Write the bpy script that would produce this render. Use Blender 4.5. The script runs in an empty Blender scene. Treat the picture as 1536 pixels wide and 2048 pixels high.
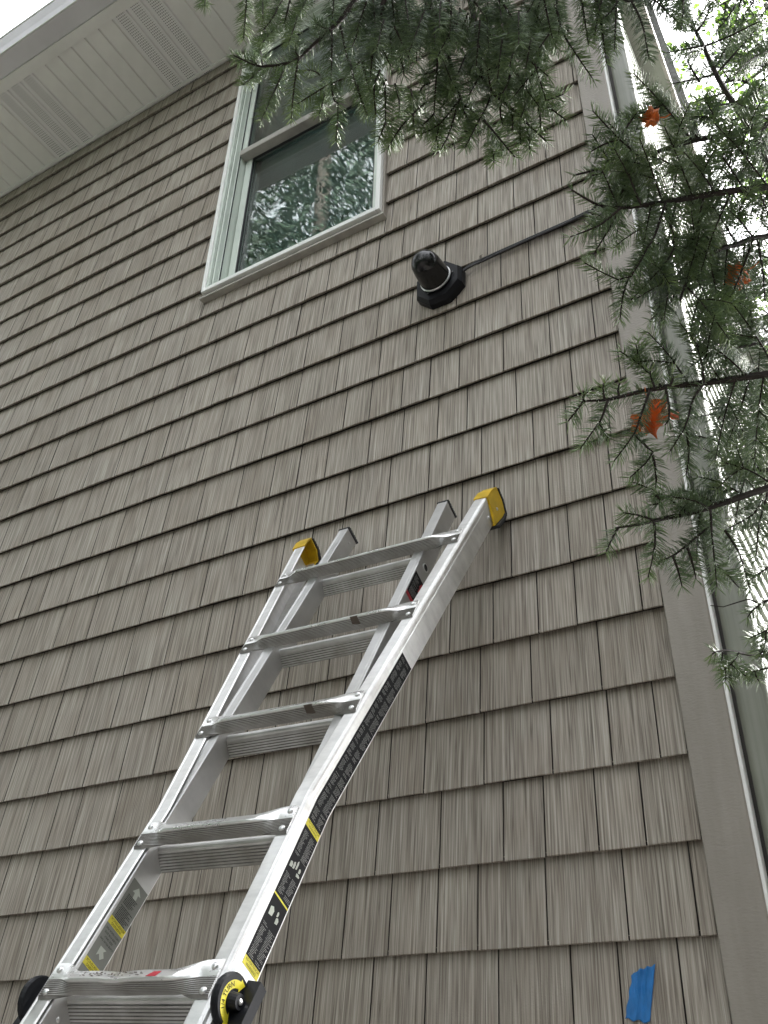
import bpy, bmesh, math, random
import numpy as np
from mathutils import Matrix, Vector

R = math.radians
random.seed(7)
rng = np.random.default_rng(11)
scene = bpy.context.scene
col = scene.collection
ZG = 1.81            # height above ground of the reference shingle course

# ------------------------------------------------------------------ camera
CAM_ROT = np.array([[0.861688437125806, 0.5070014475950663, 0.02103733491183799],
                    [-0.2641830657539341, 0.48362425828016253, -0.8344548427397467],
                    [-0.43324397871469394, 0.7134823816601709, 0.5506746280409076]])
CAM_LOC = np.array([0.42668, -1.97863, -0.31074 + ZG])
FPX = 1844.407
cam_data = bpy.data.cameras.new('camera')
cam = bpy.data.objects.new('camera', cam_data)
col.objects.link(cam)
m = Matrix.Identity(4)
for i in range(3):
    m[i][0] = CAM_ROT[0][i]; m[i][1] = -CAM_ROT[1][i]; m[i][2] = -CAM_ROT[2][i]; m[i][3] = CAM_LOC[i]
cam.matrix_world = m
cam_data.sensor_fit = 'HORIZONTAL'
cam_data.sensor_width = 36.0
cam_data.lens = 36.0 * FPX / 1536.0
cam_data.clip_start = 0.05
cam_data.clip_end = 2000
scene.camera = cam

# ------------------------------------------------------------------ sky and sun (overcast)
SUN_DIR = Vector((0.38, 0.62, 0.69)).normalized()
world = bpy.data.worlds.new('World')
scene.world = world
world.use_nodes = True
wn = world.node_tree.nodes; wl = world.node_tree.links
wn.clear()
out = wn.new('ShaderNodeOutputWorld'); bg = wn.new('ShaderNodeBackground')
sky = wn.new('ShaderNodeTexSky'); sky.sky_type = 'NISHITA'; sky.sun_disc = False
sky.sun_elevation = math.asin(SUN_DIR.z)
sky.sun_rotation = math.atan2(SUN_DIR.x, SUN_DIR.y)
sky.air_density = 1.0; sky.dust_density = 3.0; sky.ozone_density = 1.0
hsv = wn.new('ShaderNodeHueSaturation'); hsv.inputs['Saturation'].default_value = 0.12
wl.new(sky.outputs[0], hsv.inputs['Color'])
wl.new(hsv.outputs[0], bg.inputs['Color'])
bg.inputs['Strength'].default_value = 0.15
wl.new(bg.outputs[0], out.inputs['Surface'])
sun_data = bpy.data.lights.new('sun', 'SUN')
sun_data.energy = 0.7; sun_data.angle = R(25); sun_data.color = (1.0, 0.97, 0.93)
sun = bpy.data.objects.new('sun', sun_data); col.objects.link(sun)
sun.rotation_euler = SUN_DIR.to_track_quat('Z', 'Y').to_euler()
sun.location = (4, 4, 12)
scene.view_settings.view_transform = 'Standard'
scene.view_settings.look = 'None'
scene.view_settings.gamma = 1.0
scene.view_settings.use_curve_mapping = False
scene.view_settings.exposure = 3.22

# ------------------------------------------------------------------ helpers
def new_mat(name):
    mt = bpy.data.materials.new(name); mt.use_nodes = True
    nt = mt.node_tree; b = nt.nodes['Principled BSDF']
    return mt, nt, b

def node(nt, typ, **kw):
    n = nt.nodes.new(typ)
    for k, v in kw.items():
        if k in n.inputs: n.inputs[k].default_value = v
        else: setattr(n, k, v)
    return n

def ramp(nt, fac, stops):
    r = nt.nodes.new('ShaderNodeValToRGB'); cr = r.color_ramp
    while len(cr.elements) > 1: cr.elements.remove(cr.elements[-1])
    cr.elements[0].position = stops[0][0]; cr.elements[0].color = (*stops[0][1], 1)
    for p, c in stops[1:]:
        e = cr.elements.new(p); e.color = (*c, 1)
    nt.links.new(fac, r.inputs[0]); return r

def mixcol(nt, fac, a, b, mode='MIX'):
    n = nt.nodes.new('ShaderNodeMix'); n.data_type = 'RGBA'; n.blend_type = mode
    for s, v in ((0, fac), (6, a), (7, b)):
        if hasattr(v, 'is_output') or hasattr(v, 'links'): nt.links.new(v, n.inputs[s])
        else: n.inputs[s].default_value = v if s == 0 else (*v, 1)
    return n.outputs[2]

def coords(nt, scale, kind='Object', offset=None):
    tc = nt.nodes.new('ShaderNodeTexCoord'); mp = nt.nodes.new('ShaderNodeMapping')
    mp.inputs['Scale'].default_value = scale
    nt.links.new(tc.outputs[kind], mp.inputs['Vector'])
    if offset is not None: nt.links.new(offset, mp.inputs['Location'])
    return mp.outputs[0]

def noise(nt, vec, scale=1.0, detail=3.0, rough=0.55):
    n = nt.nodes.new('ShaderNodeTexNoise')
    n.inputs['Scale'].default_value = scale; n.inputs['Detail'].default_value = detail; n.inputs['Roughness'].default_value = rough
    nt.links.new(vec, n.inputs['Vector']); return n.outputs['Fac']

def math_n(nt, op, a, b=None):
    n = nt.nodes.new('ShaderNodeMath'); n.operation = op
    for i, v in enumerate((a, b)):
        if v is None: continue
        if hasattr(v, 'links'): nt.links.new(v, n.inputs[i])
        else: n.inputs[i].default_value = v
    return n.outputs[0]

def bump(nt, b, h, strength=0.3, dist=0.002):
    n = nt.nodes.new('ShaderNodeBump'); n.inputs['Distance'].default_value = dist
    if hasattr(strength, 'links'): nt.links.new(strength, n.inputs['Strength'])
    else: n.inputs['Strength'].default_value = strength
    nt.links.new(h, n.inputs['Height']); nt.links.new(n.outputs[0], b.inputs['Normal']); return n

def simple(name, c, rough=0.6, metal=0.0, var=0.12, scale=8.0, bstr=0.0, bscale=60.0, spec=0.5):
    mt, nt, b = new_mat(name)
    f = noise(nt, coords(nt, (1, 1, 1)), scale, 5)
    lo = tuple(x * (1 - var) for x in c); hi = tuple(min(1, x * (1 + var)) for x in c)
    r = ramp(nt, f, [(0.3, lo), (0.7, hi)])
    nt.links.new(r.outputs[0], b.inputs['Base Color'])
    b.inputs['Roughness'].default_value = rough; b.inputs['Metallic'].default_value = metal
    b.inputs['Specular IOR Level'].default_value = spec
    if bstr: bump(nt, b, noise(nt, coords(nt, (1, 1, 1)), bscale, 4), bstr, 0.001)
    return mt

class MB:
    def __init__(s): s.v = []; s.f = []; s.m = []
    def add(s, vs, fs, mi=0):
        o = len(s.v); s.v += [tuple(v) for v in vs]
        for f in fs: s.f.append(tuple(i + o for i in f)); s.m.append(mi)
        return s
    def box(s, x0, x1, y0, y1, z0, z1, mi=0):
        return s.add([(x0,y0,z0),(x1,y0,z0),(x1,y1,z0),(x0,y1,z0),(x0,y0,z1),(x1,y0,z1),(x1,y1,z1),(x0,y1,z1)],
                     [(0,3,2,1),(4,5,6,7),(0,1,5,4),(1,2,6,5),(2,3,7,6),(3,0,4,7)], mi)
    def loft(s, sections, mi=0, cap=True, closed=True):
        n = len(sections[0]); vs = [p for sec in sections for p in sec]; fs = []
        for i in range(len(sections) - 1):
            for j in range(n if closed else n - 1):
                k = (j + 1) % n
                fs.append((i*n+j, i*n+k, (i+1)*n+k, (i+1)*n+j))
        if cap and closed:
            fs.append(tuple(range(n - 1, -1, -1))); b = (len(sections) - 1) * n
            fs.append(tuple(b + j for j in range(n)))
        return s.add(vs, fs, mi)
    def extrude_x(s, prof, x0, x1, mi=0):       # prof in (y,z)
        return s.loft([[(x0, y, z) for y, z in prof], [(x1, y, z) for y, z in prof]], mi)
    def extrude_y(s, prof, y0, y1, mi=0):       # prof in (x,z)
        return s.loft([[(x, y0, z) for x, z in prof], [(x, y1, z) for x, z in prof]], mi)
    def extrude_z(s, prof, z0, z1, mi=0):       # prof in (x,y)
        return s.loft([[(x, y, z0) for x, y in prof], [(x, y, z1) for x, y in prof]], mi)
    def tube(s, pts, rads, n=8, mi=0, cap=True):
        pts = [Vector(p) for p in pts]; secs = []
        up = Vector((0.13, 0.21, 0.97))
        for i, p in enumerate(pts):
            t = (pts[min(i + 1, len(pts) - 1)] - pts[max(i - 1, 0)])
            if t.length < 1e-9: t = Vector((0, 0, 1))
            t.normalize()
            u = t.cross(up)
            if u.length < 1e-4: u = t.cross(Vector((1, 0, 0)))
            u.normalize(); w = t.cross(u)
            r = rads[i] if hasattr(rads, '__len__') else rads
            secs.append([p + (u * math.cos(a) + w * math.sin(a)) * r for a in [2 * math.pi * k / n for k in range(n)]])
        return s.loft(secs, mi, cap)
    def lathe(s, prof, n=24, origin=(0,0,0), axis=(0,0,1), mi=0):   # prof = (radius, height)
        a = Vector(axis).normalized(); u = a.orthogonal().normalized(); w = a.cross(u); o = Vector(origin)
        secs = [[o + a * h + (u * math.cos(t) + w * math.sin(t)) * max(r, 1e-5) for t in [2*math.pi*k/n for k in range(n)]] for r, h in prof]
        return s.loft(secs, mi, True)
    def build(s, name, mats, parent=None, smooth=False, shift=None, bevel=0.0, fix=True):
        me = bpy.data.meshes.new(name)
        v = s.v if shift is None else [(p[0]+shift[0], p[1]+shift[1], p[2]+shift[2]) for p in s.v]
        me.from_pydata(v, [], s.f)
        if not isinstance(mats, (list, tuple)): mats = [mats]
        for mt in mats: me.materials.append(mt)
        me.polygons.foreach_set('material_index', s.m)
        me.validate()
        if fix:
            bm = bmesh.new(); bm.from_mesh(me); bmesh.ops.recalc_face_normals(bm, faces=bm.faces)
            if bevel: bmesh.ops.bevel(bm, geom=bm.edges[:] , offset=bevel, segments=1, profile=0.6, affect='EDGES', clamp_overlap=True)
            bm.to_mesh(me); bm.free()
        if smooth:
            me.polygons.foreach_set('use_smooth', [True] * len(me.polygons))
            try: me.set_sharp_from_angle(angle=R(38))
            except Exception: pass
        return link(name, me, parent)

def link(name, me, parent=None):
    o = bpy.data.objects.new(name, me); col.objects.link(o)
    if parent is not None: o.parent = parent
    return o

def tag(o, label=None, cat=None, group=None, kind=None):
    if label: o['label'] = label
    if cat: o['category'] = cat
    if group: o['group'] = group
    if kind: o['kind'] = kind
    return o

def empty(name, loc=(0, 0, 0)):
    o = bpy.data.objects.new(name, None); col.objects.link(o); o.location = loc; o.empty_display_size = 0.2
    return o

def P(x, y, d):      # point of the place seen in direction (x, y) at depth d metres from the camera
    return CAM_LOC + d * (CAM_ROT.T @ np.array([(x - 768) / FPX, (y - 1024) / FPX, 1.0]))

# ------------------------------------------------------------------ materials
def mat_shingle():
    mt, nt, b = new_mat('shingle_siding')
    oi = nt.nodes.new('ShaderNodeObjectInfo'); at = node(nt, 'ShaderNodeAttribute', attribute_name='tone')
    rnd = math_n(nt, 'FRACT', math_n(nt, 'ADD', oi.outputs['Random'], at.outputs['Fac']))
    rnd2 = math_n(nt, 'FRACT', math_n(nt, 'MULTIPLY', rnd, 7.31))
    off = nt.nodes.new('ShaderNodeCombineXYZ')
    for i in range(3): nt.links.new(math_n(nt, 'MULTIPLY', rnd, (37.0, 11.0, 23.0)[i]), off.inputs[i])
    fine = noise(nt, coords(nt, (260, 40, 1.1), offset=off.outputs[0]), 1, 2, 0.6)
    mid = noise(nt, coords(nt, (85, 20, 2.2), offset=off.outputs[0]), 1, 3, 0.55)
    broad = noise(nt, coords(nt, (14, 6, 8), offset=off.outputs[0]), 1, 3, 0.5)
    pit = noise(nt, coords(nt, (260, 90, 260), offset=off.outputs[0]), 1, 2, 0.5)
    rid = noise(nt, coords(nt, (150, 30, 0.7), offset=off.outputs[0]), 1, 2, 0.5)
    rl = nt.nodes.new('ShaderNodeMapRange'); rl.inputs['From Min'].default_value = 0.0; rl.inputs['From Max'].default_value = 0.075
    nt.links.new(math_n(nt, 'ABSOLUTE', math_n(nt, 'SUBTRACT', rid, 0.5)), rl.inputs['Value'])
    groove = rl.outputs[0]
    h = math_n(nt, 'ADD', math_n(nt, 'ADD', math_n(nt, 'MULTIPLY', fine, 0.50), math_n(nt, 'MULTIPLY', mid, 0.10)), math_n(nt, 'ADD', math_n(nt, 'MULTIPLY', groove, 0.10), 0.150))
    c1 = ramp(nt, h, [(0.36, (0.125, 0.108, 0.090)), (0.455, (0.228, 0.200, 0.170)), (0.54, (0.318, 0.286, 0.248)), (0.64, (0.440, 0.405, 0.362))])
    tint = ramp(nt, broad, [(0.3, (0.94, 0.92, 0.89)), (0.55, (1.0, 1.0, 0.99)), (0.75, (1.03, 1.05, 1.03))])
    c2 = mixcol(nt, 1.0, c1.outputs[0], tint.outputs[0], 'MULTIPLY')
    ob = ramp(nt, rnd2, [(0.0, (0.93, 0.92, 0.90)), (0.5, (1.0, 1.0, 1.0)), (1.0, (1.05, 1.05, 1.04))])
    c3 = mixcol(nt, 1.0, c2, ob.outputs[0], 'MULTIPLY')
    ge = nt.nodes.new('ShaderNodeNewGeometry')
    def pos(sc):
        mp = nt.nodes.new('ShaderNodeMapping'); mp.inputs['Scale'].default_value = sc; nt.links.new(ge.outputs['Position'], mp.inputs['Vector']); return mp.outputs[0]
    fade = ramp(nt, noise(nt, pos((0.9, 0.9, 1.1)), 1, 4, 0.6), [(0.32, (0.90, 0.885, 0.86)), (0.5, (1, 1, 1)), (0.7, (1.06, 1.06, 1.06))])
    drip = ramp(nt, noise(nt, pos((9, 9, 0.8)), 1, 4, 0.6), [(0.30, (0.86, 0.85, 0.84)), (0.45, (1, 1, 1)), (0.72, (1.05, 1.05, 1.05))])
    c4 = mixcol(nt, 1.0, mixcol(nt, 1.0, c3, fade.outputs[0], 'MULTIPLY'), drip.outputs[0], 'MULTIPLY')
    nt.links.new(c4, b.inputs['Base Color'])
    b.inputs['Roughness'].default_value = 0.58; b.inputs['Specular IOR Level'].default_value = 0.35
    hb = math_n(nt, 'ADD', h, math_n(nt, 'MULTIPLY', pit, 0.22))
    st = math_n(nt, 'ADD', math_n(nt, 'MULTIPLY', math_n(nt, 'POWER', rnd, 2.0), 0.65), 0.35)
    bump(nt, b, hb, st, 0.0045)
    return mt

def mat_trim():
    mt, nt, b = new_mat('taupe_trim')
    g = noise(nt, coords(nt, (30, 30, 5)), 1, 5); g2 = noise(nt, coords(nt, (90, 90, 220)), 1, 3)
    r = ramp(nt, g, [(0.3, (0.246, 0.222, 0.190)), (0.7, (0.296, 0.268, 0.233))])
    nt.links.new(r.outputs[0], b.inputs['Base Color']); b.inputs['Roughness'].default_value = 0.5
    bump(nt, b, math_n(nt, 'ADD', math_n(nt, 'MULTIPLY', g2, 0.8), g), 0.55, 0.0022); return mt

def mat_vent():
    mt, nt, b = new_mat('vented_vinyl')
    tc = nt.nodes.new('ShaderNodeTexCoord'); sp = nt.nodes.new('ShaderNodeSeparateXYZ'); nt.links.new(tc.outputs['Object'], sp.inputs[0])
    def cell(s, per):
        f = math_n(nt, 'FRACT', math_n(nt, 'DIVIDE', s, per)); return math_n(nt, 'MULTIPLY', math_n(nt, 'SUBTRACT', f, 0.5), per)
    dx = cell(sp.outputs[0], 0.0110); dy = cell(sp.outputs[1], 0.0130)
    d = math_n(nt, 'SQRT', math_n(nt, 'ADD', math_n(nt, 'POWER', dx, 2.0), math_n(nt, 'POWER', dy, 2.0)))
    hole = math_n(nt, 'LESS_THAN', d, 0.0029)
    lim = math_n(nt, 'LESS_THAN', math_n(nt, 'ABSOLUTE', math_n(nt, 'SUBTRACT', sp.outputs[0], 0.0505)), 0.031)
    k = math_n(nt, 'MULTIPLY', hole, lim)
    f = noise(nt, coords(nt, (1, 1, 1)), 6, 4)
    base = ramp(nt, f, [(0.3, (0.77, 0.755, 0.765)), (0.7, (0.83, 0.81, 0.82))])
    nt.links.new(mixcol(nt, k, base.outputs[0], (0.03, 0.03, 0.032)), b.inputs['Base Color'])
    b.inputs['Roughness'].default_value = 0.5; return mt

def mat_alu(name, base=0.78, rough=0.36, dirt=0.25, sc=(14, 14, 60)):
    mt, nt, b = new_mat(name)
    f = noise(nt, coords(nt, sc), 1, 6, 0.65); g = noise(nt, coords(nt, (9, 9, 5)), 1, 5, 0.6)
    r = ramp(nt, f, [(0.25, (base*0.8,)*3), (0.6, (base, base, base*0.99))])
    d = ramp(nt, g, [(0.35, (1, 1, 1)), (0.72, (1-dirt, 1-dirt*1.05, 1-dirt*1.15))])
    nt.links.new(mixcol(nt, 1.0, r.outputs[0], d.outputs[0], 'MULTIPLY'), b.inputs['Base Color'])
    b.inputs['Metallic'].default_value = 0.75
    rr = nt.nodes.new('ShaderNodeMapRange'); rr.inputs['To Min'].default_value = rough - 0.08; rr.inputs['To Max'].default_value = rough + 0.14
    nt.links.new(f, rr.inputs['Value']); nt.links.new(rr.outputs[0], b.inputs['Roughness'])
    bump(nt, b, f, 0.12, 0.0006); return mt

def mat_needle():
    mt, nt, b = new_mat('spruce_needles')
    at = node(nt, 'ShaderNodeAttribute', attribute_name='tone')
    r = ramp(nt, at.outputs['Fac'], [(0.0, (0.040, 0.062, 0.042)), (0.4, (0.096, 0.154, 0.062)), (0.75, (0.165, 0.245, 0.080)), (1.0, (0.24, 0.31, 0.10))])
    nt.links.new(r.outputs[0], b.inputs['Base Color'])
    b.inputs['Roughness'].default_value = 0.40; b.inputs['Specular IOR Level'].default_value = 0.55
    return mt

def mat_leaf(name, c0, c1, trans=0.55):
    mt, nt, b = new_mat(name)
    f = noise(nt, coords(nt, (1, 1, 1)), 9, 4)
    r = ramp(nt, f, [(0.3, c0), (0.7, c1)])
    nt.links.new(r.outputs[0], b.inputs['Base Color']); b.inputs['Roughness'].default_value = 0.5
    tr = nt.nodes.new('ShaderNodeBsdfTranslucent'); nt.links.new(r.outputs[0], tr.inputs['Color'])
    mx = nt.nodes.new('ShaderNodeMixShader'); mx.inputs[0].default_value = trans
    nt.links.new(b.outputs[0], mx.inputs[1]); nt.links.new(tr.outputs[0], mx.inputs[2])
    nt.links.new(mx.outputs[0], nt.nodes['Material Output'].inputs['Surface']); return mt

def mat_glass():
    mt, nt, b = new_mat('window_glass')
    b.inputs['Base Color'].default_value = (0.86, 0.93, 0.91, 1)
    b.inputs['Transmission Weight'].default_value = 1.0; b.inputs['Roughness'].default_value = 0.0; b.inputs['IOR'].default_value = 1.62
    n1 = noise(nt, coords(nt, (1, 1, 1)), 4.0, 2); bump(nt, b, n1, 0.06, 0.003); return mt

def mat_downspout():
    mt, nt, b = new_mat('algae_grey_downspout')
    g = noise(nt, coords(nt, (60, 60, 1.2)), 1, 4); g2 = noise(nt, coords(nt, (6, 6, 3)), 1, 4)
    r = ramp(nt, math_n(nt, 'ADD', math_n(nt, 'MULTIPLY', g, 0.6), math_n(nt, 'MULTIPLY', g2, 0.4)),
             [(0.35, (0.135, 0.142, 0.110)), (0.52, (0.205, 0.212, 0.172)), (0.68, (0.27, 0.275, 0.24))])
    nt.links.new(r.outputs[0], b.inputs['Base Color']); b.inputs['Roughness'].default_value = 0.42; return mt

M = dict(
    shingle=mat_shingle(), trim=mat_trim(), vent=mat_vent(), needle=mat_needle(), glass=mat_glass(), downspout=mat_downspout(),
    joint=simple('joint_shade', (0.045, 0.040, 0.034), 0.85),  # dark shingle ends, joint shade put into the colour
    backing=simple('siding_backing', (0.03, 0.027, 0.024), 0.8),
    soffit=simple('soffit_vinyl', (0.80, 0.785, 0.775), 0.5, var=0.06, scale=5),
    gutter=simple('gutter_metal', (0.66, 0.64, 0.68), 0.42, var=0.06, scale=4),
    gutter_lip=simple('gutter_lip', (0.75, 0.77, 0.74), 0.3, var=0.05),
    vinyl=simple('window_vinyl', (0.60, 0.66, 0.60), 0.38, var=0.07, scale=6),
    vinyl_white=simple('window_trim_white', (0.78, 0.79, 0.77), 0.35, var=0.05),
    vinyl_dirty=simple('weathered_rail', (0.36, 0.34, 0.31), 0.6, var=0.2, scale=14),
    gasket=simple('dark_gasket', (0.03, 0.032, 0.035), 0.6),
    room=simple('dim_room', (0.40, 0.47, 0.48), 0.9),
    tone_sheet=simple('pane_tone_sheet', (0.20, 0.27, 0.27), 0.9),
    lap=simple('cream_lap_siding', (0.31, 0.33, 0.28), 0.45, var=0.06),
    lapwhite=simple('white_trim_lit_edge', (0.80, 0.80, 0.78), 0.35, var=0.04),
    roof=simple('roof_shingles', (0.10, 0.10, 0.10), 0.9, var=0.3, scale=40, bstr=0.5),
    bark=simple('spruce_bark', (0.026, 0.019, 0.016), 0.85, var=0.4, scale=70, bstr=0.6, bscale=200),
    trunk=simple('trunk_bark', (0.085, 0.068, 0.056), 0.9, var=0.45, scale=18, bstr=1.0, bscale=40),
    ground=simple('mulch_ground', (0.135, 0.125, 0.115), 0.95, var=0.5, scale=9, bstr=0.6, bscale=90),
    far_needle=simple('far_conifer_foliage', (0.045, 0.075, 0.04), 0.6, var=0.4, scale=2),
    maple=mat_leaf('maple_green', (0.12, 0.24, 0.03), (0.24, 0.38, 0.06), 0.65),
    orange=mat_leaf('orange_leaf', (0.36, 0.075, 0.018), (0.70, 0.24, 0.05), 0.40),
    alu=mat_alu('ladder_aluminium', 0.80, 0.38, 0.28), alu_bright=mat_alu('ladder_tread_edge', 0.92, 0.26, 0.16), alu_web=mat_alu('ladder_web', 0.60, 0.42, 0.18, (6, 6, 14)),
    alu_dirty=mat_alu('ladder_ridged', 0.70, 0.44, 0.5, (6, 40, 40)),
    yellow=simple('yellow_plastic', (0.62, 0.40, 0.015), 0.42, var=0.22, scale=22),
    rubber=simple('black_rubber', (0.022, 0.022, 0.024), 0.7, var=0.3, bstr=0.3),
    blackp=simple('black_plastic', (0.008, 0.0085, 0.011), 0.42, var=0.2, bstr=0.08, bscale=300, spec=0.22),
    blackgloss=simple('gloss_black', (0.004, 0.004, 0.005), 0.16, var=0.1),
    steel=simple('rivet_steel', (0.72, 0.72, 0.72), 0.3, metal=0.9, var=0.1),
    lab_black=simple('label_black', (0.007, 0.007, 0.008), 0.6, var=0.2, spec=0.15),
    lab_white=simple('label_white', (0.26, 0.26, 0.25), 0.5, var=0.3, scale=60),
    lab_grey=simple('label_grey', (0.15, 0.155, 0.135), 0.45, var=0.1),
    lab_pale=simple('label_pale', (0.36, 0.38, 0.33), 0.45, var=0.12),
    lab_yellow=simple('label_yellow', (0.60, 0.52, 0.02), 0.4, var=0.1),
    lab_red=simple('label_red', (0.42, 0.02, 0.035), 0.4, var=0.2),
    tape=simple('blue_tape', (0.012, 0.150, 0.42), 0.62, var=0.16, scale=30, bstr=0.2, bscale=160),
    cable=simple('cable_black', (0.014, 0.014, 0.016), 0.35, var=0.2),
    lens=simple('lens_glass', (0.01, 0.012, 0.02), 0.05, var=0.05),
    groove_shade=simple('groove_shade', (0.17, 0.162, 0.15), 0.7, var=0.4, scale=30),  # dark rung grooves, crease shade put into the colour
    mud=simple('dried_mud', (0.10, 0.08, 0.065), 0.9, var=0.3),
)

# ------------------------------------------------------------------ ground
g = MB()
NG = 24
gx = np.concatenate([-np.geomspace(600, 1.5, NG // 2), np.geomspace(1.5, 600, NG // 2)])
gv = [(x, y, 0.02 * math.sin(x * 1.7) * math.sin(y * 1.3) if abs(x) < 30 and abs(y) < 30 else 0.0) for y in gx for x in gx]
gf = [(j*NG+i, j*NG+i+1, (j+1)*NG+i+1, (j+1)*NG+i) for j in range(NG-1) for i in range(NG-1)]
g.add(gv, gf)
tag(g.build('ground', M['ground']), kind='structure')

# ------------------------------------------------------------------ house
house = tag(empty('house', (0, 0, 0)), 'taupe shingle-sided house wall with a double hung window under a vented soffit', 'house')
E_ = 0.1778                   # shingle exposure
SOF = 4.55 + ZG               # soffit height
WX0, WX1, WZ0, WZ1 = -1.700, -0.806, 2.600 + ZG, 4.50 + ZG     # window opening in the siding
XL = -4.6                     # how far the wall is built to the left

# wall sheathing with a real hole for the window
w = MB()
y0, y1 = 0.021, 0.20
w.box(XL, WX0, y0, y1, 0.02, SOF + 0.3); w.box(WX1, 0.118, y0, y1, 0.02, SOF + 0.3)
w.box(WX0, WX1, y0, y1, 0.02, WZ0); w.box(WX0, WX1, y0, y1, WZ1, SOF + 0.3)
siding = w.build('siding', M['backing'], house)

# shingle courses (positions follow the moulded panels: odd and even courses repeat every 1.207 m)
PER = 1.207
OFF_O = [0, .105, .257, .410, .548, .722, .884, .984, 1.105]
OFF_E = [0, .112, .275, .400, .524, .625, .787, .960, 1.100]
SEAM = {-1: -1.191, 1: -.116, 3: -2.101, 5: -2.306, 7: -1.172, 9: -.619, 11: -1.235, 13: -.832, 15: -2.598, 17: -2.978, 19: -2.70, 21: -2.958, 23: -2.432, 25: -2.10}
for k in range(-11, -1, 2): SEAM[k] = -((k * 0.377) % PER)
pieces = []       # (x0, x1, z0, z1, row, type)
for k in range(-10, 26):
    odd = k % 2 != 0
    s0 = SEAM[k] if odd else SEAM[k - 1] + 0.055
    offs = OFF_O if odd else OFF_E
    xs = []
    n0 = int(math.floor((XL - s0) / PER)) - 1
    for n in range(n0, n0 + 8):
        for i, o_ in enumerate(offs): xs.append((s0 + n * PER + o_, i))
    for j in range(len(xs) - 1):
        a, t = xs[j]; b_ = xs[j + 1][0]
        if b_ <= XL + 0.02 or a >= -0.016: continue
        if b_ > -0.016: b_ = 0.0
        a2, b2 = max(a, XL), min(b_, -0.0025)
        z0 = k * E_ + ZG; z1 = min(z0 + E_ + 0.004, SOF - 0.002)
        rects = []
        if z1 > WZ0 and z0 < WZ1 and b2 > WX0 and a2 < WX1:
            if a2 < WX0: rects.append((a2, WX0, z0, z1, 1))
            if b2 > WX1: rects.append((WX1, b2, z0, z1, 2))
            if z0 < WZ0: rects.append((max(a2, WX0), min(b2, WX1), z0, WZ0, 3))
        else: rects.append((a2, b2, z0, z1, 0))
        for r_ in rects:
            if r_[1] - r_[0] > 0.008 and r_[3] - r_[2] > 0.008: pieces.append((*r_[:4], k, t, r_[4], abs(a - a2) + abs(b_ - b2) < 1e-6 and r_[4] == 0, int(math.floor((a - s0) / PER + 0.001)) + k // 2))

def shingle_geo(wd, h, row, seed):
    rr = random.Random(seed)
    T = 0.0165; e = 0.0013; bk = 0.0184 if row % 2 else 0.0188
    n = 5; jag = [rr.uniform(-0.0004, 0.0004) for _ in range(n + 1)]
    warp = rr.uniform(-0.0012, 0.0012)
    vs = []; fs = []
    for i in range(n + 1):
        x = 0.0017 + (wd - 0.0034) * i / n
        edge = 0.0010 if i in (0, n) else 0.0
        yb = warp * math.sin(math.pi * i / n) + edge
        zb = jag[i]
        vs += [(x, bk, zb + 0.012), (x, yb + 0.0042, zb + 0.012), (x, yb + 0.0042, zb), (x, yb + e, zb), (x, yb, zb + e), (x, T * h / E_ + edge, h), (x, bk, h)]
    for i in range(n):
        for j in range(6):
            a = i * 7 + j; fs.append((a, a + 7, a + 8, a + 1))
    fs.append(tuple(range(7))); fs.append(tuple(n * 7 + j for j in range(6, -1, -1)))
    return vs, fs

def proj_area(p):
    q = []
    for x, z in ((p[0], p[2]), (p[1], p[2]), (p[1], p[3]), (p[0], p[3])):
        d = CAM_ROT @ (np.array([x, 0, z]) - CAM_LOC)
        if d[2] < 0.1: return 0
        q.append((768 + FPX * d[0] / d[2], 1024 + FPX * d[1] / d[2]))
    cx = sum(a for a, _ in q) / 4; cy = sum(b for _, b in q) / 4
    if not (-40 < cx < 1576 and -40 < cy < 2090): return 0
    return abs(sum(q[i][0] * q[(i+1) % 4][1] - q[(i+1) % 4][0] * q[i][1] for i in range(4))) / 2

pieces.sort(key=lambda p: -proj_area(p))
cache = {}
def place(p): return (p[0], -0.0016 * (p[8] % 2), p[2] + 0.0006 * math.sin(p[0] * 91 + p[4] * 13) - 0.0010 * (p[8] % 2))
for p in pieces[:300]:
    key = (p[4] % 2, p[5], round(p[3] - p[2], 4)) if p[7] else None
    if key in cache: me = cache[key]
    else:
        vs, fs = shingle_geo(p[1] - p[0], p[3] - p[2], p[4], hash((p[4] % 2, p[5], 5)))
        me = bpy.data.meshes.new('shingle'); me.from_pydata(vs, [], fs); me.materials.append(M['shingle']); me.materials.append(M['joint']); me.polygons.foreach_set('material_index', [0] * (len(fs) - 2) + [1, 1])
        bm = bmesh.new(); bm.from_mesh(me); bmesh.ops.recalc_face_normals(bm, faces=bm.faces); bm.to_mesh(me); bm.free()
        if key: cache[key] = me
    o = link('shingle', me, siding); o.location = place(p)
    o.rotation_euler = (0, random.gauss(0, 0.0005), 0)
V_, F_, T_, MI_ = [], [], [], []
for p in pieces[300:]:
    vs, fs = shingle_geo(p[1] - p[0], p[3] - p[2], p[4], hash((p[4] % 2, p[5], 5)))
    o0 = len(V_); l = place(p); tn = random.random()
    V_ += [(v[0] + l[0], v[1] + l[1], v[2] + l[2]) for v in vs]; T_ += [tn] * len(vs)
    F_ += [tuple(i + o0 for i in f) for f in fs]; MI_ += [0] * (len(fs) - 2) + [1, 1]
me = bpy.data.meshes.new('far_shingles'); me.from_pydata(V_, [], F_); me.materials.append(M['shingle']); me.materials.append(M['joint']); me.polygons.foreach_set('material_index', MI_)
at = me.attributes.new('tone', 'FLOAT', 'POINT'); at.data.foreach_set('value', T_)
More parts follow.
